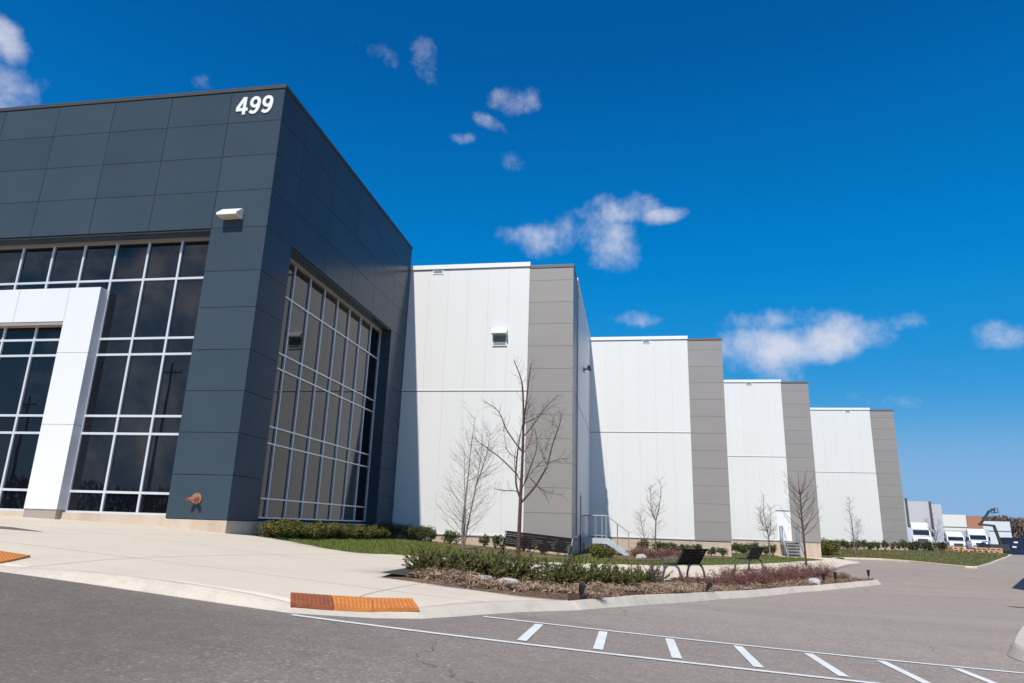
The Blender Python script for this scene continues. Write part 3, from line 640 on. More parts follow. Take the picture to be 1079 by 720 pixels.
# ------------------------------------------------------------------ white stepped warehouse
wh = thing('warehouse', (0, 40, 0), 'long white warehouse stepping back in four tall bays, each ending in a grey pier', 'warehouse')
ZB, ZS, ZC = 1.18, 7.33, 13.38
BAYS = [(-10.17,-4.44,-2.44,29.15),(-2.44,3.6,5.65,42.2),(5.65,11.75,13.75,55.38),(13.75,22.25,24.29,68.3)]
GZJ = [13.10,12.50,11.46,10.43,9.40,8.37,7.34,6.31,5.28,4.25,3.22,2.19,ZB]
for bi, (x0, x1, x2, Y) in enumerate(BAYS):
    w = MB(); Yn = Y+13.3; x0f = x0 if bi else x0-.3
    w.box(x0f, x2-.05, Y+.06, Y+13.0 if bi == 0 else Y+40, ZB-.02, 13.2)
    n = int(round((x1-x0)/1.04)); ws = (x1-x0)/n
    r2 = random.Random(bi)
    def vp(axis, u0, u1, z0, z1, face, s_):
        e = r2.uniform(-.0015, .0015); u0 += .002; u1 -= .002
        if axis == 'y': w.box(u0, u1, face+e, face+.045, z0, z1)
        else: w.box(face-.045, face+e, u0, u1, z0, z1)
    for i in range(n):
        for z0, z1 in ((ZB+.12, ZS), (ZS+.11, 13.17)): vp('y', x0+i*ws, x0+(i+1)*ws, z0, z1, Y, 1)
    ns = 10
    for i in range(ns):                                             # side wall back to the next bay
        y0 = Y+2.1; a_, b_ = y0+(13.2-2.1)*i/ns, y0+(13.2-2.1)*(i+1)/ns
        for z0, z1 in ((ZB+.12, ZS), (ZS+.11, 13.17)): vp('x', a_, b_, z0, z1, x2, 1)
    wall = w.build('wall', 'white_panel', wh)
    for bx_ in ((x0f, x1-.002, Y+.015, Y+.05, ZS+.001, ZS+.045), (x2-.05, x2-.015, Y+2.1, Y+13.1, ZS+.001, ZS+.045), (x0f, x1, Y-.012, Y+.04, ZB-.03, ZB+.01), (x1+.01, x2, Y-.022, Y+.03, ZB-.035, ZB-.004), (x2-.05, x2+.012, Y+2.1, Y+13.1, ZB-.03, ZB+.01)):
        MB().box(*bx_).build('seam_strip', 'seam', wall)
    for bx_ in ((x0f, x1-.002, Y-.012, Y+.05, ZS+.05, ZS+.108), (x0f, x1-.002, Y-.008, Y+.05, ZB+.012, ZB+.118), (x2-.05, x2+.012, Y+2.1, Y+13.1, ZS+.05, ZS+.108)):
        MB().box(*bx_).build('flashing', 'white_trim', wall)
    c_ = MB(); c_.box(x0f, x1+.03, Y-.075, Y+.4, 13.20, ZC+.03); c_.box(x2-.4, x2+.06, Y+2.1, Y+13.4, 13.19, ZC); c_.build('coping', 'white_trim', wh, .01)
    p_ = MB(); e = .02
    for j in range(len(GZJ)-1): p_.box(x1+.012, x2, Y-.012, Y+.05, GZJ[j+1]+.006, GZJ[j]-.006); p_.box(x2-.05, x2+.012, Y-.011, Y+2.09, GZJ[j+1]+.006, GZJ[j]-.006)
    pier = p_.build('grey_pier', 'grey_panel', wh)
    q_ = MB(); q_.box(x1+.032, x2+.035, Y-.04, Y+2.09, 13.105, 13.25); q_.build('pier_cap', 'grey_cap', pier, .008)
    d_ = MB(); d_.tube([(x2+.05, Y+2.16, 1.3), (x2+.05, Y+2.16, 13.1)], .035, 8); d_.build('downpipe', 'alu_dark', wh)
    b_ = MB(); b_.box(x0f, x2-.03, Y+.03, Y+13.2, -.6, ZB-.035); b_.build('plinth', 'plinth', wh, .012)
    sc = MB(); xs_ = [-8.81, 1.09, 9.34, 20.3][bi]; sw = .26 if bi == 0 else .24
    sc.box(xs_-sw, xs_+sw, Y-.03, Y+.02, 12.96, 13.19); so = sc.build('overflow_scupper', 'white_trim', wh)
    sc = MB(); sc.box(xs_-sw+.05, xs_+sw-.05, Y-.034, Y-.01, 13.01, 13.15)
    sc.build('scupper_opening', 'louver', so)
# wall light on the first bay (a broad hood over a grey louvre), side lamp and standpipe
o = wall_pack(wh, -5.73, 29.14, 9.98, .70)
b = MB(); b.box(-6.06, -5.40, 29.09, 29.14, 9.42, 9.92); b.build('backplate', 'white_trim', o)
b = MB()
for k in range(9): b.prism([(29.075,9.47+k*.048),(29.088,9.47+k*.048),(29.088,9.51+k*.048),(29.08,9.51+k*.048)], 'x', -6.01, -5.45)
b.build('louvre', 'louver', o)
b = MB(); b.tube([(-2.42,36.4,9.95),(-2.2,36.4,10.05)], .04, 8); b.cbox((-2.12,36.2,10.05), (.09,0,-.03), (0,.16,0), (.02,0,.07)); b.cbox((-2.12,36.65,10.05), (.09,0,-.03), (0,.16,0), (.02,0,.07)); b.cbox((-2.42,36.4,9.95), (.03,0,0), (0,.14,0), (0,0,.12))
b.build('twin_floodlight', 'bench_grey', wh)
b = MB(); b.tube([(-2.36,33.5,.3),(-2.36,33.5,3.1)], .024, 8); b.build('standpipe', 'boom', wh)
# doors: one beside the stairs of the third bay, one on the flank of the first bay at its landing
b = MB(); b.box(10.72,11.70,55.33,55.37,1.19,3.32); dr = b.build('door', 'white_trim', wh, .004); dr['label'] = 'plain white steel exit door at the top of steps'
b = MB(); b.box(10.71,11.71,55.30,55.36,3.335,3.40); b.build('door_hood', 'seam', dr)
b = MB(); b.tube([(11.58,55.33,2.15),(11.58,55.27,2.15),(11.48,55.27,2.15)], .014, 8); b.build('handle', 'steel', dr)
b = MB(); b.box(-2.438,-2.40,34.4,35.32,1.19,3.32); dr = b.build('door', 'white_panel', wh, .004)
b = MB(); b.tube([(-2.40,34.52,2.2),(-2.34,34.52,2.2),(-2.34,34.64,2.2)], .014, 8); b.build('handle', 'steel', dr)
# ------------------------------------------------------------------ steel stairs
def stairs(loc, rz, label, run=1.15, land=1.2, width=1.1, top=.82, n=5):
    """local frame: landing at -land..0 along x, steps going down towards +x, ground at 0"""
    t = thing('steel_stairs', loc, label, 'stairs'); t.rotation_euler = (0, 0, rz)
    b = LB(); b.box(-land, 0, -width/2, width/2, top-.05, top); 
    b.build('landing', 'steel', t)
    b = LB(); r_, h_ = run/n, top/n
    for k in range(1, n): b.box((k-1)*r_+.005, k*r_+.02, -width/2+.03, width/2-.03, top-k*h_-.045, top-k*h_)
    b.build('treads', 'steel', t)
    for s_ in (-1, 1):
        y = s_*(width/2)
        b = LB(); b.box(-land, 0, y-.02, y+.02, top-.26, top+.004)
        b.prism([(0,top+.004),(.06,top+.004),(run+.10,.02),(run-.20,.02),(-.001,top-.26)], 'y', y-.018, y+.018); b.build('stringer', 'steel_w', t)
    for s_ in (-1, 1):
        y = s_*(width/2); b = LB(); R = .021; H = 1.05
        def rl(h): b.tube([(-land+.03,y,top+h),(-.02,y,top+h),(.05,y,top+h-.03),(run+.02,y,h+.04),(run+.18,y,h+.04)], R, 8)
        rl(H); b.tube([(-land+.03,y,top+.12),(-.02,y,top+.12)], .012, 6)
        for x in (-land+.05, -land*.72, -land*.45, -land*.2, -.03): b.tube([(x,y,top),(x,y,top+H)], .017 if x not in (-land+.05, -.03) else R, 8)
        for x in (run*.5, run+.02): zz = max(0, top*(1-x/run)); b.tube([(x,y,zz+.0),(x,y,zz+H)], R, 8)
        b.build('railing', 'steel', t)
    for x in (-land+.06, -.08):
        for s_ in (-1, 1): b = LB(); b.box(x-.03, x+.03, s_*(width/2-.06)-.03, s_*(width/2-.06)+.03, -.35, top-.05); b.build('leg', 'steel', t)
    return t
stairs((-1.18, 34.85, .42), 0, 'grey steel stairs with landing and railings in the corner of the first two warehouse bays', 1.02, 1.2, 1.1, .77, 5)
st = stairs((11.45, 54.15, .16), rad(-90), 'grey steel steps with two railings below the white exit door', 1.25, 1.15, 1.15, 1.02, 5)

# ------------------------------------------------------------------ tactile plates at the crossings
def tactile(P00, P10, P11, P01, mat, label, grp):
    """cast plate with raised truncated domes; corners given anticlockwise on plan"""
    c = Vector(((P00[0]+P11[0])/2, (P00[1]+P11[1])/2, 0)); c.z = g(c.x, c.y)+.10+hp(c.x, c.y)
    t = thing('tactile_plate', c, label, 'tactile paving', grp)
    b = MB(); q = [Vector((x, y, g(x, y)+.122+hp(x, y))) for x, y in (P00, P10, P11, P01)]
    b.add([p for p in q]+[p-Vector((0,0,.03)) for p in q], [(0,1,2,3),(0,4,5,1),(1,5,6,2),(2,6,7,3),(3,7,4,0)]); b.build('plate', mat, t)
    b = MB()
    for i in range(10):
        for j in range(9):
            u, v = (i+.5)/10, (j+.5)/9; p = (q[0]*(1-u)+q[1]*u)*(1-v)+(q[3]*(1-u)+q[2]*u)*v
            R0, R1 = .017, .010; V = [p+Vector((R0*math.cos(k*math.pi/4), R0*math.sin(k*math.pi/4), -.002)) for k in range(8)]+[p+Vector((R1*math.cos(k*math.pi/4), R1*math.sin(k*math.pi/4), .006)) for k in range(8)]
            b.add(V, [(k, (k+1)%8, (k+1)%8+8, k+8) for k in range(8)]+[tuple(range(8,16))])
    b.build('domes', mat, t)
sh = Vector((-.05,.07)); TP = [(-3.06,6.20),(-2.73,6.43),(-2.42,6.64),(-2.04,6.91)]; TB = [(-3.33,6.72),(-2.99,6.96),(-2.63,7.18),(-2.28,7.44)]
TL = ['dark rust red tactile plate at the western end of the row on the kerb ramp', 'orange tactile plate in the middle of the row on the kerb ramp', 'orange tactile plate nearest the planting bed on the kerb ramp']
for k in range(3):
    e = .002
    P_ = [tuple(Vector(p)+sh) for p in ((TP[k][0]+e,TP[k][1]+e), (TP[k+1][0]-e,TP[k+1][1]-e), (TB[k+1][0]-e,TB[k+1][1]-e), (TB[k][0]+e,TB[k][1]+e))]
    tactile(*P_, 'rust_dark' if k == 0 else 'rust', TL[k], 'tactile plates at the crossing')
for k in range(2):
    x = -6.74-.62*k
    tactile((x-.38,6.50),(x+.22,6.50),(x-.02,7.12),(x-.62,7.12), 'rust', 'rust orange tactile plate at the kerb near the left edge of the photo' if k == 0 else 'rust orange tactile plate cut off by the left edge of the photo', 'tactile plates at the left')

# ------------------------------------------------------------------ benches
def bench(loc, rz, label, ln=1.8):
    t = thing('bench', loc, label, 'bench', 'benches along the path'); t.rotation_euler = (0, 0, rz); h = ln/2
    for s_ in (-1, 1):
        b = LB(); x = s_*(h-.07)
        arch = [(-.30,0),(-.27,.18),(-.22,.33),(-.12,.405),(.0,.415),(.12,.405),(.21,.33),(.26,.18),(.29,0)]
        for (a0, z0), (a1, z1) in zip(arch[:-1], arch[1:]): b.bar((x,a0,z0), (x,a1,z1), .055, .05, (1,0,0))
        b.bar((x,.10,.40), (x,.37,.86), .05, .045, (1,0,0)); b.bar((x,-.24,.30), (x,-.30,.62), .045, .04, (1,0,0))
        b.bar((x,-.33,.62), (x,.22,.645), .055, .03, (0,0,1)); b.box(x-.05, x+.05, -.35, -.25, 0, .015); b.box(x-.05, x+.05, .24, .34, 0, .015)
        b.build('side_frame', 'bench_grey', t, .006)
    b = LB()
    for k in range(6): b.box(-h+.04, h-.04, -.25+k*.066, -.25+k*.066+.05, .425, .445)
    b.build('seat', 'bench_black', t, .003)
    b = LB(); d = Vector((0,.27,.46)).normalized(); n = Vector((0,-d.z,d.y)); o = Vector((0,.135,.455))
    for k in range(7): c = o+d*(.03+k*.066); b.cbox(c, (h-.04,0,0), d*.026, n*.010)
    b.cbox(o+d*.455+n*-.012, (h-.02,0,0), d*.028, n*.018); b.cbox(o-d*.01, (h-.04,0,0), d*.02, n*.016)
    b.build('backrest', 'bench_black', t, .003); return t
def on(x, y, o=.10): return (x, y, g(x, y)+o)
b1_ = bench(on(-2.98,21.95,.11), rad(-5), 'long dark slatted bench at the lawn edge behind the tall bare tree', 2.3); b1_.rotation_euler = (0, rad(4.4), rad(-5))
bench(on(1.55,22.15,.11), rad(242), 'dark bench seen end-on above red twigs, the nearer of two past the junipers', 1.85)
bench(on(4.55,29.35,.11), rad(244), 'dark bench behind red twigs in front of the third bay, farthest of the benches', 1.85)

# ------------------------------------------------------------------ landscape lights and stones in the bed
def spot(x, y, h, lean, label):
    z = g(x, y)+.10; t = thing('garden_light', (x, y, z), label, 'garden light', 'black lights along the bed edge')
    b = LB(); b.tube([(0,0,-.05),(lean*.3,0,h*.6)], .014, 8); b.build('stake', 'black_metal', t)
    b = LB(); b.tube([(lean*.3,0,h*.45),(lean*.5,-.01,h*.75),(lean,-.02,h)], [.035,.045,.05], 12); b.build('head', 'black_metal', t)
spot(-.70,9.98,.20,.03,'black garden light at the corner of the kerb below the junipers')
spot(-1.66,9.74,.09,.0,'tiny black garden light beside the concrete path left of the junipers')
spot(1.52,15.75,.22,.14,'black leaning garden light under the bench in the red twigs')
spot(5.82,23.5,.34,.0,'black garden light near the white stone, left one of the pair')
spot(6.35,24.2,.36,.0,'black garden light right of its twin by the dry straw clump')
spot(8.17,26.95,.36,.0,'black garden light standing alone on the rounded end of the bed')
def boulder(x, y, r, seed, label, o=.13, sq=.6):
    rr = random.Random(seed); bm = bmesh.new(); bmesh.ops.create_icosphere(bm, subdivisions=3, radius=1)
    ph = [Vector((rr.gauss(0,1), rr.gauss(0,1), rr.gauss(0,1))).normalized() for _ in range(11)]
    for v in bm.verts:
        k = min(1.0, min(.82/max(.01, v.co.dot(p)) if v.co.dot(p) > .6 else 9 for p in ph)); v.co = Vector((v.co.x*r*k*1.2, v.co.y*r*k, v.co.z*r*k*sq))
    me = bpy.data.meshes.new('boulder'); bm.to_mesh(me); bm.free(); me.materials.append(M['stone']); ob = bpy.data.objects.new('boulder', me); COL.objects.link(ob)
    ob.location = (x, y, g(x, y)+o+r*sq*.35); ob.rotation_euler = (0, 0, rr.uniform(0, 6)); tag(ob, label, 'boulder')
boulder(-2.33,11.2,.20,1,'flat pale grey stone in the mulch at the foot of the junipers',.12,.4)
boulder(.42,32.6,.24,2,'pale stone by the low red shrubs right of the corner stairs',.12,.6)
boulder(5.35,22.7,.17,3,'white stone in the red twigs at the right end of the bed',.14,.9)
boulder(-1.95,11.35,.15,4,'small grey stone beside the flat pale stone under the junipers',.12,.5)

# ------------------------------------------------------------------ shrubs
def frame(d):
    a = d.cross(Vector((.2,.3,.9))); a.normalize(); return a, a.cross(d).normalized()
def juniper(x, y, r, h, seed):
    rr = random.Random(seed); t = thing('juniper_shrub', on(x, y, .10), 'low spreading dark green juniper with spiky shoots on the mulch', 'shrub', 'junipers in the bed')
    F_ = LV(); B_ = LB()
    for k in range(int(80+160*r)):
        az = rr.uniform(0, 2*math.pi); el = rr.uniform(.12, 1.1); ln = (r*math.cos(el)+h*.95*math.sin(el))*rr.uniform(.6, 1.12)
        p = Vector((rr.gauss(0,r*.22), rr.gauss(0,r*.22), .0)); d = Vector((math.cos(az)*math.cos(el), math.sin(az)*math.cos(el), math.sin(el)))
        pts = [p]; n = 7; up_ = rr.random() < .10; el = el if not up_ else rr.uniform(.6,1.05); ln *= 1.25 if up_ else 1.0
        for i in range(n): d = (d+Vector((rr.gauss(0,.10), rr.gauss(0,.10), rr.gauss(.0,.09)-.02))).normalized(); p = p+d*ln/n; pts.append(p)
        if k % 4 == 0: B_.tube([pts[0], pts[3], pts[6]], [.008,.006,.003], 4, False)
        for i in range(2, n+1):
            c = pts[i]; dd = (pts[i]-pts[i-1]).normalized()
            for q in range(11):
                a, b = frame(dd); th = rr.uniform(0, 6.28); s_ = dd*.8+(a*math.cos(th)+b*math.sin(th))*rr.uniform(.4,.9); s_.normalize()
                L_ = rr.uniform(.04,.085)*(1.0 if i < n else .8); w = s_.cross(dd).normalized()*.0042; o = c-dd*rr.uniform(0,.06)
                F_.add([o-w, o+s_*L_*.6-w*1.5, o+s_*L_, o+s_*L_*.6+w*1.5, o+w], [(0,1,2,3,4)])
    F_.build('foliage', 'juniper', t); B_.build('stems', 'bark_dark', t)
JUN = [(-3.22,11.5,.44,.34),(-2.88,12.1,.34,.30),(-2.5,12.0,.44,.40),(-2.08,12.5,.40,.46),(-1.2,12.4,.46,.32),(-.82,13.1,.46,.42),(-.44,13.5,.46,.30),(-.1,14.9,.34,.36),(.30,16.5,.34,.42)]
for i, j in enumerate(JUN): juniper(*j, 100+i)

def leafy_mesh(rr, r, h, n, ls, flat=.0, lumps=7):
    """small leaves spread through an uneven crown; leaves sit on lumps so that the outline is broken"""
    F_ = LV(); L_ = [(Vector((rr.uniform(-.6,.6)*r, rr.uniform(-.6,.6)*r, h*rr.uniform(.35,.72))), rr.uniform(.32,.55)) for _ in range(lumps)]
    for k in range(n):
        c, q = rr.choice(L_); d = Vector((rr.gauss(0,1), rr.gauss(0,1), rr.gauss(.15,1))).normalized(); rad_ = q*(rr.random()**.4)
        p = c+Vector((d.x*r*rad_, d.y*r*rad_, d.z*h*rad_*.8)); p.z = max(.02, p.z)
        nn = (d+Vector((rr.gauss(0,.7), rr.gauss(0,.7), rr.gauss(.2,.7)))).normalized(); a, b = frame(nn); s_ = ls*rr.uniform(.6,1.3)
        F_.add([p-a*s_*.5, p-b*s_*.28, p+a*s_*.6, p+b*s_*.28], [(0,1,2,3)])
    return F_
def leafy_shrub(name, label, cat, grp, seed, r, h, n, ls, mat, lumps=7):
    rr = random.Random(seed); t = thing(name, (0,0,-50), label, cat, grp)
    leafy_mesh(rr, r, h, n, ls, lumps=lumps).build('foliage', mat, t)
    B_ = LB()
    for k in range(7):
        az = rr.uniform(0, 6.28); B_.tube([(0,0,-.03),(math.cos(az)*r*.3,math.sin(az)*r*.3,h*.35),(math.cos(az)*r*.5,math.sin(az)*r*.5,h*.7)], [.014,.010,.005], 5, False)
    B_.build('stems', 'bark_dark', t); return t
class Kind:
    """a few grown specimens of one shrub; every further shrub is a copy of one of them with its parts"""
    def __init__(s, *mk): s.mk = mk; s.n = 0
    def put(s, x, y, sc, rr, o=.09, label=None):
        k = s.n % len(s.mk); first = s.n < len(s.mk); s.n += 1
        t = s.mk[k] if first else dup(s.mk[k])
        t.location = on(x, y, o); t.rotation_euler = (0,0,rr.uniform(0,6.28)); t.scale = (sc*rr.uniform(.92,1.08), sc*rr.uniform(.92,1.08), sc*rr.uniform(.92,1.1))
        if label: t['label'] = label
        return t
rr = random.Random(77)
yew = Kind(*[leafy_shrub('yew_shrub', 'olive green clipped yew in the low hedge under the office side window', 'shrub', 'hedge under the office window', 200+i, .62, .62, 4200, .055, 'yew', 9) for i in range(3)])
y = 17.55
while y < 26.2: yew.put(-9.42+rr.uniform(-.06,.06), y, rr.uniform(.74,.88), rr); y += .68
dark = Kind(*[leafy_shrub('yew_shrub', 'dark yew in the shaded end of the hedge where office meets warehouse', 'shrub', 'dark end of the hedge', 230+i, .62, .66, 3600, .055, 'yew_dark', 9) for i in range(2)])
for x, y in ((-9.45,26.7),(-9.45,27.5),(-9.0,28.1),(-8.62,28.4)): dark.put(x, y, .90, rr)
box = Kind(*[leafy_shrub('foundation_shrub', 'small round green shrub by the concrete base of the first bay', 'shrub', 'small shrubs along the first bay', 240+i, .34, .56, 900, .075, 'holly', 6) for i in range(3)])
for x in (-8.14,-7.33,-5.95,-5.42,-4.3,-3.5,-2.9): box.put(x, 28.35+rr.uniform(-.2,.2), rr.uniform(.85,1.15), rr, .11)
box2 = Kind(*[leafy_shrub('foundation_shrub', 'small green shrub in the row along the base of the second bay', 'shrub', 'small shrubs along the second bay', 250+i, .38, .62, 800, .08, 'holly', 6) for i in range(3)])
for x in (.61,1.5,2.1,2.55,3.05,3.7,4.4,5.0): box2.put(x, 41.2+rr.uniform(-.2,.2), rr.uniform(.9,1.15), rr, .12)
ball = Kind(*[leafy_shrub('rounded_yew', 'large rounded green shrub in front of the corner stairs', 'shrub', 'rounded shrubs by the corner stairs', 260+i, .75, .85, 2600, .085, 'yew', 9) for i in range(2)])
ball.put(-1.62,30.4,.70,rr); ball.put(-1.05,31.0,.62,rr)
box3 = Kind(*[leafy_shrub('foundation_shrub', 'dark green shrub in the hedge along the base of the third bay', 'shrub', 'hedge along the third bay', 270+i, .45, .7, 800, .09, 'holly', 6) for i in range(3)])
for x in (6.5,7.05,7.6,8.1,8.6,9.1,9.6,10.1): box3.put(x, 54.4+rr.uniform(-.2,.2), rr.uniform(.95,1.2), rr, .12)
for x in (6.9,7.9,8.8): box3.put(x, 53.4, rr.uniform(.8,1.0), rr, .12)
box4 = Kind(*[leafy_shrub('foundation_shrub', 'dark green shrub in the hedge along the base of the fourth bay', 'shrub', 'hedge along the fourth bay', 280+i, .5, .8, 700, .10, 'holly', 6) for i in range(3)])
for x in (14.4,15.2,16.0,16.76,17.3,17.85,18.4,19.0,19.6,20.2,20.8,21.4,22.0,22.8,23.6): box4.put(x, 67.2+rr.uniform(-.2,.2), rr.uniform(.95,1.15), rr, .13)
ball4 = Kind(*[leafy_shrub('rounded_yew', 'rounded olive shrub on the grass corner by the third grey pier', 'shrub', 'rounded shrubs by the third pier', 290+i, .8, .95, 1700, .11, 'yew', 9) for i in range(2)])
for x, y in ((14.6,58.4),(15.3,59.6),(14.9,61.4),(15.7,63.0)): ball4.put(x, y, 1.05, rr, .12)
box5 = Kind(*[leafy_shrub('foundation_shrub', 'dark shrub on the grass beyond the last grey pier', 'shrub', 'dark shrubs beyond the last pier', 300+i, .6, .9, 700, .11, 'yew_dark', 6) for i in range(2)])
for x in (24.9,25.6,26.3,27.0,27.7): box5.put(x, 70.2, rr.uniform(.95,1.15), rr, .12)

def twiggy(name, label, grp, seed, r, h, ns, leaves, mat_t='barberry_twig', mat_l='barberry', ls=.03):
    rr = random.Random(seed); t = thing(name, (0,0,-50), label, 'shrub', grp); B_ = LV(); F_ = LV()
    for k in range(ns):
        az = rr.uniform(0, 6.28); el = rr.uniform(.55, 1.45); ln = h*rr.uniform(.7,1.15)
        p = Vector((rr.gauss(0,r*.2), rr.gauss(0,r*.2), -.02)); d = Vector((math.cos(az)*math.cos(el)*r/h*1.2, math.sin(az)*math.cos(el)*r/h*1.2, math.sin(el))).normalized(); pts = [p]
        for i in range(5): d = (d+Vector((rr.gauss(0,.16), rr.gauss(0,.16), rr.gauss(.02,.1)))).normalized(); p = p+d*ln/5; pts.append(p)
        B_.tube(pts, [.0055,.005,.0042,.0034,.0026,.0016], 3, False)
        for i in range(2, 6):
            for q in range(2):
                a, b = frame(d); th = rr.uniform(0,6.28); s_ = (d*.7+a*math.cos(th)+b*math.sin(th)).normalized(); e = pts[i]+s_*rr.uniform(.05,.14); B_.tube([pts[i], e], [.003,.0014], 3, False)
                for w_ in range(leaves):
                    c = pts[i].lerp(e, rr.random())+Vector((rr.gauss(0,.012), rr.gauss(0,.012), rr.gauss(0,.012))); nn = Vector((rr.gauss(0,1), rr.gauss(0,1), rr.gauss(0,1))).normalized(); a2, b2 = frame(nn); z_ = ls*rr.uniform(.5,1.2)
                    F_.add([c-a2*z_*.5, c-b2*z_*.25, c+a2*z_*.5, c+b2*z_*.25], [(0,1,2,3)])
    B_.build('twigs', mat_t, t)
    if leaves: F_.build('dry_leaves', mat_l, t)
    return t
bar = Kind(*[twiggy('barberry_shrub', 'reddish brown twiggy barberry in the row at the right of the bed', 'red barberries in the bed', 310+i, .46, .44, 46, 3) for i in range(4)])
for (x, y) in [(1.2,17.6),(1.75,18.3),(2.05,18.7),(2.35,19.3),(2.6,20.1),(2.95,20.3),(3.25,21.2),(3.9,22.3),(3.6,21.5),(4.55,23.3),(5.0,24.1),(5.5,25.0),(6.0,25.7),(6.5,26.4),(2.7,21.3),(2.9,22.2),(3.8,24.0),(4.6,25.3),(5.5,26.5),(6.3,27.4),(6.9,27.6),(4.2,23.4),(5.2,25.9)]:
    bar.put(x, y, rr.uniform(.85,1.1) if y > 21 else rr.uniform(.66,.8), rr, .13)
grey = Kind(twiggy('bare_shrub', 'tall thin bare pinkish twigs at the left of the first end-on bench', 'bare twigs', 330, .38, .75, 26, 0, 'twig_pale')); grey.put(.55,16.3,1.0,rr,.13)
red2 = Kind(*[twiggy('low_red_shrub', 'low reddish shrub on the soil before the second bay', 'low red shrubs before the second bay', 340+i, .45, .42, 46, 3, ls=.05) for i in range(2)])
for x, y in ((.25,33.4),(.35,34.4),(.9,33.6),(1.3,34.9),(1.7,36.2),(2.4,37.2),(.9,36.4),(3.1,38.4),(2.0,38.6)): red2.put(x, y, rr.uniform(.75,1.1), rr, .11)
def straw_clump(x, y, r, h, seed, label):
    rr2 = random.Random(seed); t = thing('straw_grass', on(x, y, .12), label, 'grass clump', 'dry straw clumps'); F_ = LV()
    for k in range(int(520*r/.4)):
        az = rr2.uniform(0, 6.28); q = rr2.random()**.6*r; p = Vector((math.cos(az)*q*.5, math.sin(az)*q*.5, -.01)); d = Vector((math.cos(az)*q/r, math.sin(az)*q/r, rr2.uniform(.35,1.3))).normalized(); L_ = h*rr2.uniform(.5,1.1)
        m1 = p+d*L_*.55; e = m1+Vector((d.x*1.3, d.y*1.3, d.z*.2-.25)).normalized()*L_*.5; w = Vector((-d.y, d.x, 0)); w = (w.normalized() if w.length > .01 else Vector((1,0,0)))*.006
        F_.add([p-w, p+w, m1+w*.8, m1-w*.8, e], [(0,1,2,3),(3,2,4)])
    F_.build('blades', 'straw', t)
straw_clump(7.3,27.3,.55,.42,1,'pale dry straw grass clump on the rounded end of the bed'); straw_clump(6.9,26.6,.4,.36,2,'smaller dry straw clump left of the pale one at the bed end')
straw_clump(-.55,10.35,.22,.16,3,'small tuft of dry straw by the corner garden light'); straw_clump(-.25,12.0,.35,.22,4,'flattened dry straw clump right of the corner garden light')
straw_clump(.75,16.0,.3,.3,5,'dry straw tuft at the foot of the bare pinkish twigs')

# ------------------------------------------------------------------ trees (bare in early spring)
def limb(B_, pts, r0, r1, n=7):
    k = len(pts); B_.tube(pts, [r0+(r1-r0)*(i/(k-1))**.8 for i in range(k)], n, False)
def curve(pts, sub=4):
    out = []; k = len(pts); P = [Vector(p) for p in pts]
    for i in range(k-1):
        p0, p1, p2, p3 = P[max(i-1,0)], P[i], P[i+1], P[min(i+2,k-1)]
        for j in range(sub):
            t = j/sub; out.append(.5*((2*p1)+(-p0+p2)*t+(2*p0-5*p1+4*p2-p3)*t*t+(-p0+3*p1-3*p2+p3)*t**3))
    return out+[P[-1]]
def side_twigs(B_, path, rr, n, l0, t0=.15, t1=1.0, r=.006, up=.35, sub=3, arc=.25, fall=.6):
    k = len(path)
    for i in range(n):
        t = t0+(t1-t0)*(i+rr.random())/n; f = t*(k-1); a = min(int(f), k-2); p = path[a].lerp(path[a+1], f-a); ax = (path[a+1]-path[a]).normalized()
        az = rr.uniform(0, 6.28); s1, s2 = frame(ax); d = (ax*up+(s1*math.cos(az)+s2*math.sin(az))).normalized(); L_ = l0*(1-fall*t)*rr.uniform(.6,1.15); pts = [p]; m_ = 5
        for j in range(m_): d = (d+Vector((rr.gauss(0,.09), rr.gauss(0,.09), arc/m_+rr.gauss(0,.06)))).normalized(); p = p+d*L_/m_; pts.append(p)
        rb = r*(1-.4*t)*rr.uniform(.8,1.2); B_.tube(pts, [rb*(1-.75*j/m_) for j in range(m_+1)], 3, False)
        for q in range(sub):
            j = rr.randint(1, m_-1); e = rr.uniform(0, 6.28); s1, s2 = frame(d); dd = ((pts[j+1]-pts[j]).normalized()*.9+(s1*math.cos(e)+s2*math.sin(e))*.6).normalized(); l2 = L_*rr.uniform(.2,.45)
            m1 = pts[j]+dd*l2*.5; e2 = m1+(dd+Vector((0,0,.2))).normalized()*l2*.5; B_.tube([pts[j], m1, e2], [rb*.5, rb*.38, rb*.2], 3, False)
def tree_thing(loc, label): return thing('bare_tree', loc, label, 'tree', 'bare young trees')

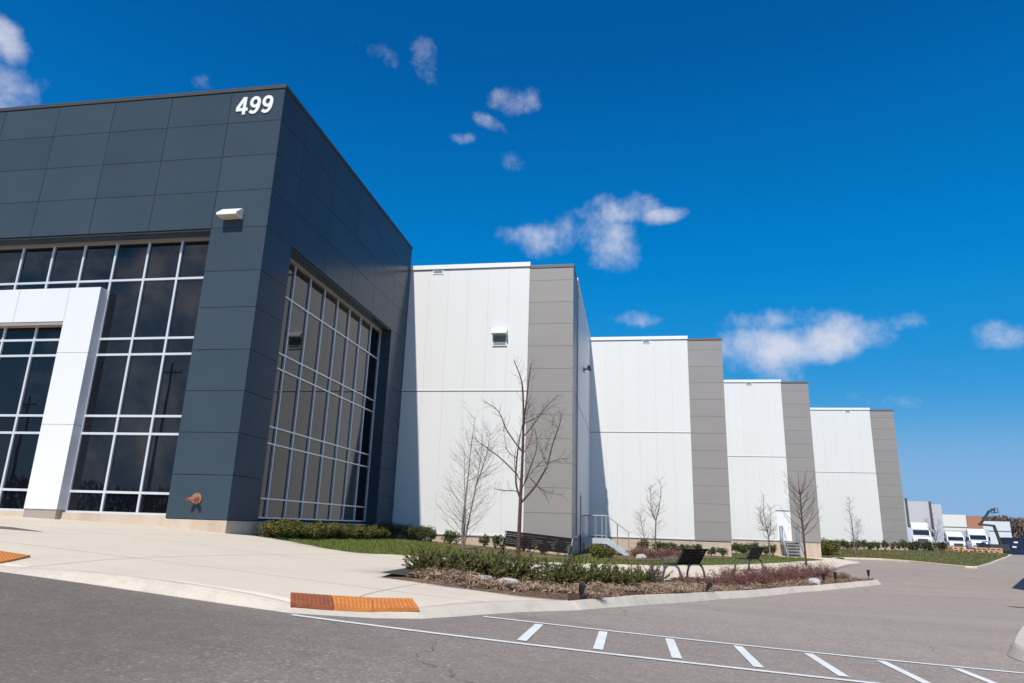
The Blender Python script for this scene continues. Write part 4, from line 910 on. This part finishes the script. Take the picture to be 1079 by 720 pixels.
# the tall tree in the bed: trunk, two leaders and its own spreading limbs (metres from the foot, x to the right, z up, third is depth)
X0, Y0 = -2.56, 16.2; z0 = g(X0, Y0)+.12; sc = .0228/3.79
t = tree_thing((X0, Y0, z0), 'tall dark slender bare tree in the planting bed in front of the long bench')
def tp(u, v, d=0.0): return Vector(((u-190)*sc*(1+0), d, 1.6+(174.5-v/3.79)*.0236-z0))
T_ = LV(); tr = curve([(0,0,-.1),tp(188,860),tp(189,720),tp(191,570),tp(194,450),tp(195,280),tp(189,150),tp(177,90),tp(149,25)])
limb(T_, tr, .066, .009, 10); T_.build('trunk', 'bark_dark', t, smooth=True)
B_ = LV(); rr = random.Random(11)
LM = [([(195,290),(204,185),(211,95),(218,32)],.02,.10),([(193,566),(172,500),(175,400),(184,335),(197,265)],.020,-.12),([(175,470),(110,410),(60,376),(18,345)],.013,-.75),([(190,548),(165,530),(100,528),(70,520)],.011,.45),
      ([(198,390),(150,330),(125,290),(110,250),(85,222),(48,205)],.014,-.5),([(172,410),(130,380),(112,345),(95,275)],.009,.6),([(196,572),(245,515),(275,465),(292,430),(310,350),(330,290),(342,240),(332,218)],.020,.35),
      ([(197,325),(240,285),(290,225),(342,182)],.012,-.6),([(197,275),(250,240),(306,186)],.010,.5),([(198,390),(225,350),(241,304)],.009,-.3),([(205,500),(235,440),(262,370),(258,308)],.012,-.7),([(292,430),(330,410),(372,402)],.008,.25),
      ([(228,482),(265,520),(300,533),(346,536)],.008,.8),([(291,430),(275,395),(258,350)],.007,.1),([(197,285),(222,205)],.007,-.2),([(284,372),(300,292)],.006,.6),([(196,520),(215,470),(250,420),(268,390)],.010,.9),([(193,500),(160,450),(150,380),(160,300)],.010,.8),([(330,290),(312,262),(308,280)],.005,.1)]
for pl, r0, dep in LM:
    n = len(pl); path = curve([tp(u, v, dep*i/(n-1)) for i, (u, v) in enumerate(pl)])
    limb(B_, path, r0*1.35, r0*.42, 6); side_twigs(B_, path, rr, 5+2*n, .42, .25, 1.0, .0055, .9, 1, .2, .3)
side_twigs(B_, tr[14:], rr, 20, .55, 0, 1, .0065, .95, 1, .2, .4)
B_.build('branches', 'bark_dark', t)

def birch(x, y, H, label, seed, stems, ntw=46, spread=.22, bark='bark_pale', tw='twig_pale', r0=.055, o=.10, l0=None):
    rr = random.Random(seed); t = tree_thing(on(x, y, o), label); T_ = LV(); B_ = LV()
    for (pl, rs) in stems:
        path = curve([Vector((a*H, b*H, c*H)) for a, b, c in pl]); limb(T_, path, r0*rs, .004, 8)
        side_twigs(B_, path, rr, ntw, (l0 or spread)*H, .12, 1.0, .0068+.00012*max(0,y-20), .55, 3, .45, .55)
    T_.build('trunk', bark, t, smooth=True); B_.build('twigs', tw, t); return t
birch(-5.87,24.5,4.72,'many-stemmed pale birch with fine bare twigs against the first white bay',21,
      [([(0,0,-.02),(-.01,0,.15),(-.005,.01,.32),(.01,.02,.55),(.025,.01,.78),(.05,0,1.0)],1.0),([(0,0,-.02),(.02,.01,.14),(.05,-.03,.26),(.085,-.04,.45),(.11,-.05,.62),(.13,-.05,.88)],.85),([(.085,-.04,.46),(.14,-.08,.60),(.175,-.1,.72),(.20,-.12,.86)],.45),([(.0,.02,.1),(-.02,.10,.3),(-.05,.14,.55),(-.06,.16,.75)],.5)], 46, .36)
birch(1.22,36.0,3.8,'pale bare tree with a forked crown in front of the second white bay',22,
      [([(0,0,-.02),(-.01,0,.2),(.0,0,.45),(.04,.02,.60),(.07,.02,.78),(.075,.02,1.0)],1.0),([(0,0,.45),(-.05,.02,.56),(-.06,.03,.75),(-.05,.04,.9)],.6),([(-.12,.1,-.02),(-.15,.1,.2),(-.19,.12,.42),(-.22,.12,.55)],.6)], 52, .21, 'bark_grey', 'twig_pale', .05)
birch(8.93,49.0,4.0,'pale bare tree left of the white exit door',23,
      [([(0,0,-.02),(.0,0,.3),(-.03,0,.5),(-.05,.02,.75),(-.03,.02,1.0)],1.0),([(0,0,.3),(.05,.02,.5),(.07,.03,.8)],.6),([(0,0,.36),(-.09,.03,.55),(-.12,.05,.78)],.5)], 60, .21, 'bark_pale', 'twig_pale', .06)
birch(17.65,61.0,4.4,'pale bare tree on the lawn in front of the fourth white bay',24,
      [([(0,0,-.02),(.0,0,.3),(-.01,0,.6),(-.02,.02,.8),(0,.02,1.0)],1.0),([(.05,.1,-.02),(.08,.1,.2),(.13,.12,.45),(.14,.12,.6)],.5)], 64, .21, 'bark_pale', 'twig_pale', .065)
birch(27.95,72.0,3.3,'small reddish bare tree near the lorries beyond the last pier',25,
      [([(0,0,-.02),(.0,0,.3),(.01,0,.6),(-.02,.02,.8),(0,.02,1.0)],1.0),([(0,0,.25),(.10,.02,.5),(.16,.03,.85)],.6),([(0,0,.3),(-.1,.03,.55),(-.15,.05,.85)],.5)], 34, .24, 'bark_grey', 'bark_dark', .05)
# dark tree before the third grey pier
t = tree_thing(on(8.19,36.0,.11), 'dark bare tree with rising branches in front of the third grey pier'); rr = random.Random(31); T_ = LV(); B_ = LV(); H = 4.3
tr = curve([(0,0,-.1),(-.02,0,1.2),(-.04,0,2.2),(-.03,0,3.0),(-.05,0,3.6)]); limb(T_, tr, .062, .02, 9); T_.build('trunk', 'bark_dark', t, smooth=True)
for k in range(26):
    zz = 1.35+2.1*k/26; az = k*2.4+rr.uniform(-.4,.4); L_ = 1.15*(1-.42*(k/26))*rr.uniform(.75,1.15); c, s_ = math.cos(az), math.sin(az)
    path = curve([(-.03,0,zz),(-.03+c*L_*.35,s_*L_*.35,zz+L_*.28),(-.03+c*L_*.75,s_*L_*.75,zz+L_*.72),(-.03+c*L_*.95,s_*L_*.95,zz+L_*1.05)])
    limb(B_, path, .020*(1-.3*k/26), .004, 5); side_twigs(B_, path, rr, 7, .34, .25, 1, .006, .8, 1, .2, .3)
for (dx, dy) in ((-.65,.1),(.35,-.1),(.9,.2),(.1,.3)):
    path = curve([(-.05,0,3.3),(-.05+dx*.5,dy,3.7),(-.05+dx*.8,dy*1.3,4.1),(-.05+dx,dy*1.5,4.45)]); limb(B_, path, .022, .004, 5); side_twigs(B_, path, rr, 8, .35, .2, 1, .006, .9, 1, .2, .3)
B_.build('branches', 'bark_dark', t)

# ------------------------------------------------------------------ grass, mulch chips, dry leaves
def scatter(name, poly, n, seed, fn, mat, lim=None):
    rr = random.Random(seed); s_ = sampler(poly, rr); m = MB(); m.solid = False; k = 0
    while k < n:
        x, y = next(s_)
        if lim and not lim(x, y, rr): continue
        fn(m, x, y, rr); k += 1
    o = m.build(name, mat); o['kind'] = 'stuff'; return o
def blade(hm, ofs):
    def f(m, x, y, rr):
        z = g(x, y)+ofs; h = hm*rr.uniform(.5,1.2); a = rr.uniform(0, 6.28); w = .010+.004*(y > 24)+.010*(y > 45); dx, dy = math.cos(a)*w, math.sin(a)*w; l = h*.5; b = rr.uniform(0, 6.28)
        m.add([(x-dx,y-dy,z-.01),(x+dx,y+dy,z-.01),(x+math.cos(b)*l,y+math.sin(b)*l,z+h)], [(0,1,2)])
    return f
scatter('grass', LAWN, 60000, 1, blade(.07,.085), 'grass', lambda x, y, r: r.random() < (1 if y < 24 else .45 if y < 32 else .16))
scatter('grass', LAWN4, 30000, 2, blade(.09,.10), 'grass_dry', lambda x, y, r: r.random() < (1 if x < 21 else .35))
def chip(m, x, y, rr):
    z = g(x, y)+.08+bedh(x, y)+rr.uniform(.003,.03); a = rr.uniform(0, 6.28); l = rr.uniform(.012,.05); w = rr.uniform(.006,.016); u = Vector((math.cos(a), math.sin(a), rr.gauss(0,.35))).normalized(); v = Vector((-math.sin(a), math.cos(a), rr.gauss(0,.4))).normalized()
    c = Vector((x, y, z)); m.add([c-u*l-v*w, c+u*l-v*w, c+u*l+v*w, c-u*l+v*w], [(0,1,2,3)])
scatter('mulch', BED, 16000, 3, chip, 'chips', lambda x, y, r: (not (x < -3.2 and y < 12.8)) and r.random() < (1 if y < 15 else .5))
def dead_leaf(m, x, y, rr):
    z = g(x, y)+.08+bedh(x, y)+rr.uniform(.01,.08); a = rr.uniform(0, 6.28); l = rr.uniform(.010,.030); u = Vector((math.cos(a), math.sin(a), rr.gauss(0,.5))).normalized(); v = Vector((-math.sin(a), math.cos(a), rr.gauss(0,.6))).normalized(); n_ = u.cross(v)*l*.35
    c = Vector((x, y, z)); m.add([c-u*l, c-v*l*.32+n_, c+u*l, c+v*l*.32+n_], [(0,1,2),(0,2,3)])
band = sum(((1,),), ())
def nearfront(x, y, r):
    # leaves drift against the kerb side of the bed
    d = min(math.dist((x,y), (a[0]+(b[0]-a[0])*t_, a[1]+(b[1]-a[1])*t_)) for a, b in zip(BED[:9], BED[1:10]) for t_ in (0,.25,.5,.75))
    return r.random() < (math.exp(-((d-.8)/.75)**2) if y < 18 else .35*math.exp(-((d-.6)/.5)**2)) and not (x < -3.15 and y < 12.8)
scatter('leaf_litter', BED, 6500, 4, dead_leaf, 'litter', nearfront)
def strand(m, x, y, rr):
    z = g(x, y)+.085+bedh(x, y)+rr.uniform(.01,.09); a = rr.uniform(0, 6.28); l = rr.uniform(.04,.12); u = Vector((math.cos(a), math.sin(a), rr.gauss(0,.35))).normalized(); v = Vector((-math.sin(a), math.cos(a), rr.gauss(0,.5))).normalized()*rr.uniform(.002,.0045)
    c = Vector((x, y, z)); d = Vector((0,0,l*.25)); m.add([c-u*l-v, c-u*l+v, c+d+v, c+d-v, c+u*l], [(0,1,2,3),(3,2,4)])
scatter('dry_straw', BED, 4500, 5, strand, 'straw', nearfront)

# ------------------------------------------------------------------ lorry yard and buildings in the distance
def at(px_x, Y): return Y*px_x       # bearing (x over y) times distance
def wheel(t, x, y, r=.5, w=.3):
    b = LB(); b.tube([(x-w/2,y,r),(x+w/2,y,r)], r, 18); o = b.build('wheel', 'tyre', t); b = LB(); b.tube([(x-w/2-.01,y,r),(x+w/2+.01,y,r)], r*.55, 14); b.build('rim', 'chrome', o)
def tractor(loc, rz, label):
    """local frame: nose towards -y"""
    t = thing('lorry_cab', loc, label, 'lorry', 'white lorries in the yard'); t.rotation_euler = (0,0,rz)
    b = LB(); b.prism([(-2.9,.75),(-2.9,1.75),(-2.7,1.95),(-1.2,2.15),(-.75,2.95),(1.2,3.0),(1.2,.75)], 'x', -1.15, 1.15); b.build('body', 'white_truck', t, .05)
    b = LB(); b.prism([(-.6,3.0),(-.2,3.45),(.6,3.95),(1.2,4.0),(1.2,3.0)], 'x', -1.1, 1.1); b.build('roof_fairing', 'white_truck', t, .05)
    b = LB(); b.cbox((0,-.985,2.55), (1.02,0,0), (0,.20,.36), (0,-.012,.007)); b.build('windscreen', 'dark_glass', t)
    for s_ in (-1, 1):
        b = LB(); b.box(s_*1.155-.012, s_*1.155+.012, -.6, .25, 2.15, 2.8); b.build('side_window', 'dark_glass', t)
        b = LB(); b.box(s_*1.42-.1, s_*1.42+.1, -.85, -.75, 2.05, 2.7); b.bar((s_*1.15,-.75,2.3), (s_*1.4,-.8,2.4), .04); b.build('mirror', 'black_metal', t)
        b = LB(); b.box(s_*.85-.17, s_*.85+.17, -2.93, -2.88, 1.1, 1.32); b.build('headlight', 'chrome', t)
        b = LB(); b.tube([(s_*1.1,1.35,1.0),(s_*1.1,1.35,3.6)], .08, 10); b.build('exhaust', 'chrome', t)
        for y in (-2.0, 2.3, 3.5): wheel(t, s_*1.02, y)
    b = LB()
    for k in range(7): b.box(-.58, .58, -2.93, -2.885, .95+k*.11, 1.0+k*.11)
    b.box(-.62,.62,-2.905,-2.88,.9,1.72); b.build('grille', 'bench_grey', t)
    b = LB(); b.box(-1.2, 1.2, -3.05, -2.75, .42, .8); b.build('bumper', 'white_truck', t, .04)
    b = LB(); b.box(-.5, .5, -2.6, 4.4, .55, .78); b.build('chassis', 'black_metal', t); return t
c1 = tractor((41.1, 110.5, 0), rad(-17), 'white lorry cab with a tall roof fairing just right of the last grey pier')
dup(c1, (45.9, 111.5, 0), rad(-14), 'white lorry cab in the middle of the yard behind the timber stacks', (.92,.92,.72))
dup(c1, (46.9, 107.0, 0), rad(-16), 'large white lorry cab on the right beside the dark lift arm', (.92,.92,.82))
def trailer(loc, rz, label, L_=13, mat='trailer_grey', H=3.95, grp='box trailers in the yard'):
    """box trailer, length along local y, origin at the centre on the ground"""
    t = thing('box_trailer', loc, label, 'trailer', grp); t.rotation_euler = (0,0,rz)
    b = LB(); b.box(-1.27, 1.27, -L_/2, L_/2, 1.15, H); b.build('box', mat, t, .04)
    b = LB()
    for s_ in (-1, 1):
        for k in range(int(L_/1.2)): b.box(s_*1.285-.014, s_*1.285+.014, -L_/2+.6+k*1.2-.03, -L_/2+.6+k*1.2+.03, 1.3, H-.1)
        b.box(s_*1.285-.02, s_*1.285+.02, -L_/2+.02, L_/2-.02, 1.12, 1.27)
    b.build('ribs_and_rail', 'steel', t)
    b = LB(); b.box(-.5, .5, -L_/2+.5, L_/2-.4, .8, 1.14); b.build('chassis', 'black_metal', t)
    for s_ in (-1, 1):
        for y in (L_/2-1.2, L_/2-2.5): wheel(t, s_*.98, y)
        b = LB(); b.bar((s_*.8,-L_/2+2.2,1.1), (s_*.8,-L_/2+2.2,.03), .12); b.build('landing_leg', 'steel', t)
    return t
trailer((45.2,117,0), rad(62), 'pale grey box trailer parked behind the lorry cabs', 12, H=3.1)
trailer((53.3,121,0), rad(-22), 'pale box trailer standing end-on behind the dark lift arm', 9, H=3.4)
trailer((36.6,114,0), rad(20), 'pale box trailer half hidden by the last grey pier', 11, H=3.2)
# articulated lift with dark arms
t = thing('boom_lift', (46.1, 101, 0), 'dark articulated boom lift with a raised folded arm by the lorries', 'boom lift'); 
b = LB(); b.box(-1.1,1.1,-1.6,1.6,.5,1.3); b.build('base', 'boom', t, .05)
for x in (-1, 1):
    for y in (-1.1, 1.1): wheel(t, x*1.0, y, .45, .3)
b = LB(); b.bar((.9,0,1.2), (.35,0,3.7), .28); b.build('lower_arm', 'boom', t)
b = LB(); b.bar((.45,0,3.6), (-1.4,0,3.75), .26); b.build('middle_arm', 'boom', t)
b = LB(); b.bar((-1.3,0,3.6), (.1,0,5.5), .24); b.bar((.0,0,5.4), (.6,0,5.65), .2); b.build('upper_arm', 'boom', t)
b = LB()
for z in (5.6, 5.85): b.bar((.5,-.4,z), (.95,-.4,z), .06); b.bar((.5,.4,z), (.95,.4,z), .06)
for x in (.5, .95):
    for y in (-.4, .4): b.bar((x,y,5.25), (x,y,5.85), .06)
b.box(.48,.97,-.42,.42,5.2,5.3); b.build('basket', 'boom', t)
def container(loc, rz, label, mat='navy'):
    t = thing('shipping_container', loc, label, 'container', 'blue containers'); t.rotation_euler = (0,0,rz)
    b = LB(); n = 44
    prof = []
    for k in range(n):
        x = -3.0+6.0*k/n; d = [0,0,.04,.04][k % 4]; prof.append((x, -1.2+d))
    prof.append((3.0,-1.2)); prof += [(-x, -y) for x, y in prof]
    b.prism(prof, 'z', .15, 2.5); b.build('body', mat, t)
    b = LB()
    for x in (-3.02, 3.02):
        for y in (-1.2, 1.2): b.box(x-.06, x+.06, y-.06, y+.06, 0, 2.6)
    for z in (.09, 2.55):
        for y in (-1.22, 1.22): b.box(-3.0, 3.0, y-.05, y+.05, z-.08, z+.06)
    b.build('frame', mat, t)
    b = LB()
    for x, z in ((-1.6,1.9),(.4,1.85),(-1.9,1.2),(.8,1.25),(1.8,.6)): b.box(x-.28, x+.28, -1.235, -1.205, z-.11, z+.11)
    b.build('white_patches', 'white_trim', t); t.scale = (.85,.85,.85); return t
for loc_, rz_, lb_ in (((51.9,105.5,0), -4, 'navy blue container with white patches, the left one at the right edge'), ((57.0,104.5,0), -2, 'navy blue container at the far right edge of the photo')): container(loc_, rad(rz_), lb_)
def pallets(loc, rz, n, label):
    t = thing('timber_stack', loc, label, 'timber stack', 'stacks of raw timber along the yard'); t.rotation_euler = (0,0,rz); b = LB(); r = random.Random(int(loc[0]*100)); bb = LB()
    for k in range(n):
        z = k*.24; jx = r.uniform(-.06,.06)
        for q in range(3): bb.box(-.65+jx+q*.56, -.47+jx+q*.56, -.55, .55, z, z+.10)
        for q in range(6): b.box(-.66+jx, .66+jx, -.56+q*.19, -.40+q*.19, z+.101, z+.235)
    b.build('boards', 'timber', t); bb.build('bearers', 'timber', t)
for k in range(10):
    x = 35.6+k*.52; pallets((x, 89.5-.25*k+1.3*(k%2)+rr.uniform(-.3,.3), g(x, 88)+.06), rad(rr.uniform(-14,14)), rr.choice((2,2,3,3)), 'low stack of raw orange brown timber along the yard edge')
# far buildings
t = thing('distant_warehouse', (49,134,0), 'ribbed grey distant building with dark downpipes right of the last pier', 'warehouse')
b = MB(); b.box(44.0,50.3,130,150,-.3,7.9); b.box(50.35,52.3,130.5,150,-.3,7.5)
b.build('wall', 'far_grey', t)
for x in (46.6, 50.32):
    b = MB(); b.box(x-.16, x+.16, 129.75, 129.98, .2, 8.4 if x < 47 else 7.9); b.build('downpipe', 'bench_grey', t)
t = thing('distant_warehouse', (83,200,0), 'far pale warehouse with one brick red bay behind the lorries', 'warehouse')
b = MB(); b.box(76,85.7,200,230,-.3,8.1); b.build('cream_wall', 'far_white', t)
b = MB(); b.box(85.71,89.4,199.8,230,-.3,7.9); b.build('red_wall', 'far_red', t)
b = MB(); b.box(89.41,95.9,200.1,230,-.3,6.7); b.build('cool_white_wall', 'far_cool', t)
b = MB(); b.box(76,85.7,199.9,199.99,4.9,5.1); b.box(89.45,95.9,200.0,200.09,4.2,4.4); b.box(85.8,88.8,199.7,199.79,.2,3.2); b.build('dark_band', 'louver', t)
# bare woods: on the rise far to the right, and behind the camera (mirrored in the glass)
def woods(name, x0, x1, y0, y1, h0, h1, n, size, seed, base=0):
    r = random.Random(seed); m = MB(); m.solid = False
    ph = [r.uniform(0, 6.28) for _ in range(6)]
    for k in range(n):
        x, y = r.uniform(x0, x1), r.uniform(y0, y1); top = h0+(h1-h0)*(.5+.22*math.sin(x*.11+ph[0])+.2*math.sin(x*.37+ph[1])+.18*math.sin(x*.9+y*.5+ph[2]))
        z = base-.5+(top+.5)*(1-r.random()**1.35*.98); s_ = size*r.uniform(.5,1.2); nn = Vector((r.gauss(0,1), r.gauss(0,1), r.gauss(0,.6))).normalized(); a, b = frame(nn); c = Vector((x, y, z))
        m.add([c-a*s_*.35, c-b*s_, c+a*s_*.35, c+b*s_], [(0,1,2,3)])
    o = m.build(name, 'wood_far'); o['kind'] = 'stuff'; return o
woods('woodland', 136, 300, 300, 325, 9.8, 12.0, 30000, .85, 1)
woods('woodland', -150, 20, -64, -54, 4.2, 6.6, 14000, .6, 2)
# street poles behind the camera, seen mirrored in the front glazing
def pole(x, y, h, label):
    t = thing('utility_pole', (x, y, g(max(-60,x), max(-60,y))-.3), label, 'utility pole', 'wooden utility poles across the street'); b = LB(); b.tube([(0,0,0),(.05,0,h)], [.17,.11], 12); b.build('pole', 'bark_dark', t)
    b = LB(); b.box(-1.2,1.2,-.06,.06,h-1.0,h-.86); b.bar((-.6,0,h-.9), (.0,0,h-1.5), .05); b.build('crossarm', 'bark_dark', t)
    for q in (-1.05,-.5,.5,1.05):
        b = LB(); b.tube([(q,0,h-.86),(q,0,h-.66)], [.04,.03], 8); b.build('insulator', 'stone', t)
pole(-45.5,-26,15.5,'tall wooden utility pole mirrored in the glass beside the dark pier'); pole(-71,-36,14,'wooden utility pole mirrored faintly in the glass near the white portal')
# unseen box trailer, added just outside the right edge to cast the dark patch
ax = Vector((.47,.883)); tl = trailer((12.85+ax.x*5.6+.883*1.27+.05, 24.9+ax.y*5.6-.47*1.27, g(16,30)), -math.atan2(ax.x, ax.y), 'unseen box trailer added past the right edge to cast a shadow on the asphalt', 11, 'white_truck', 3.9)
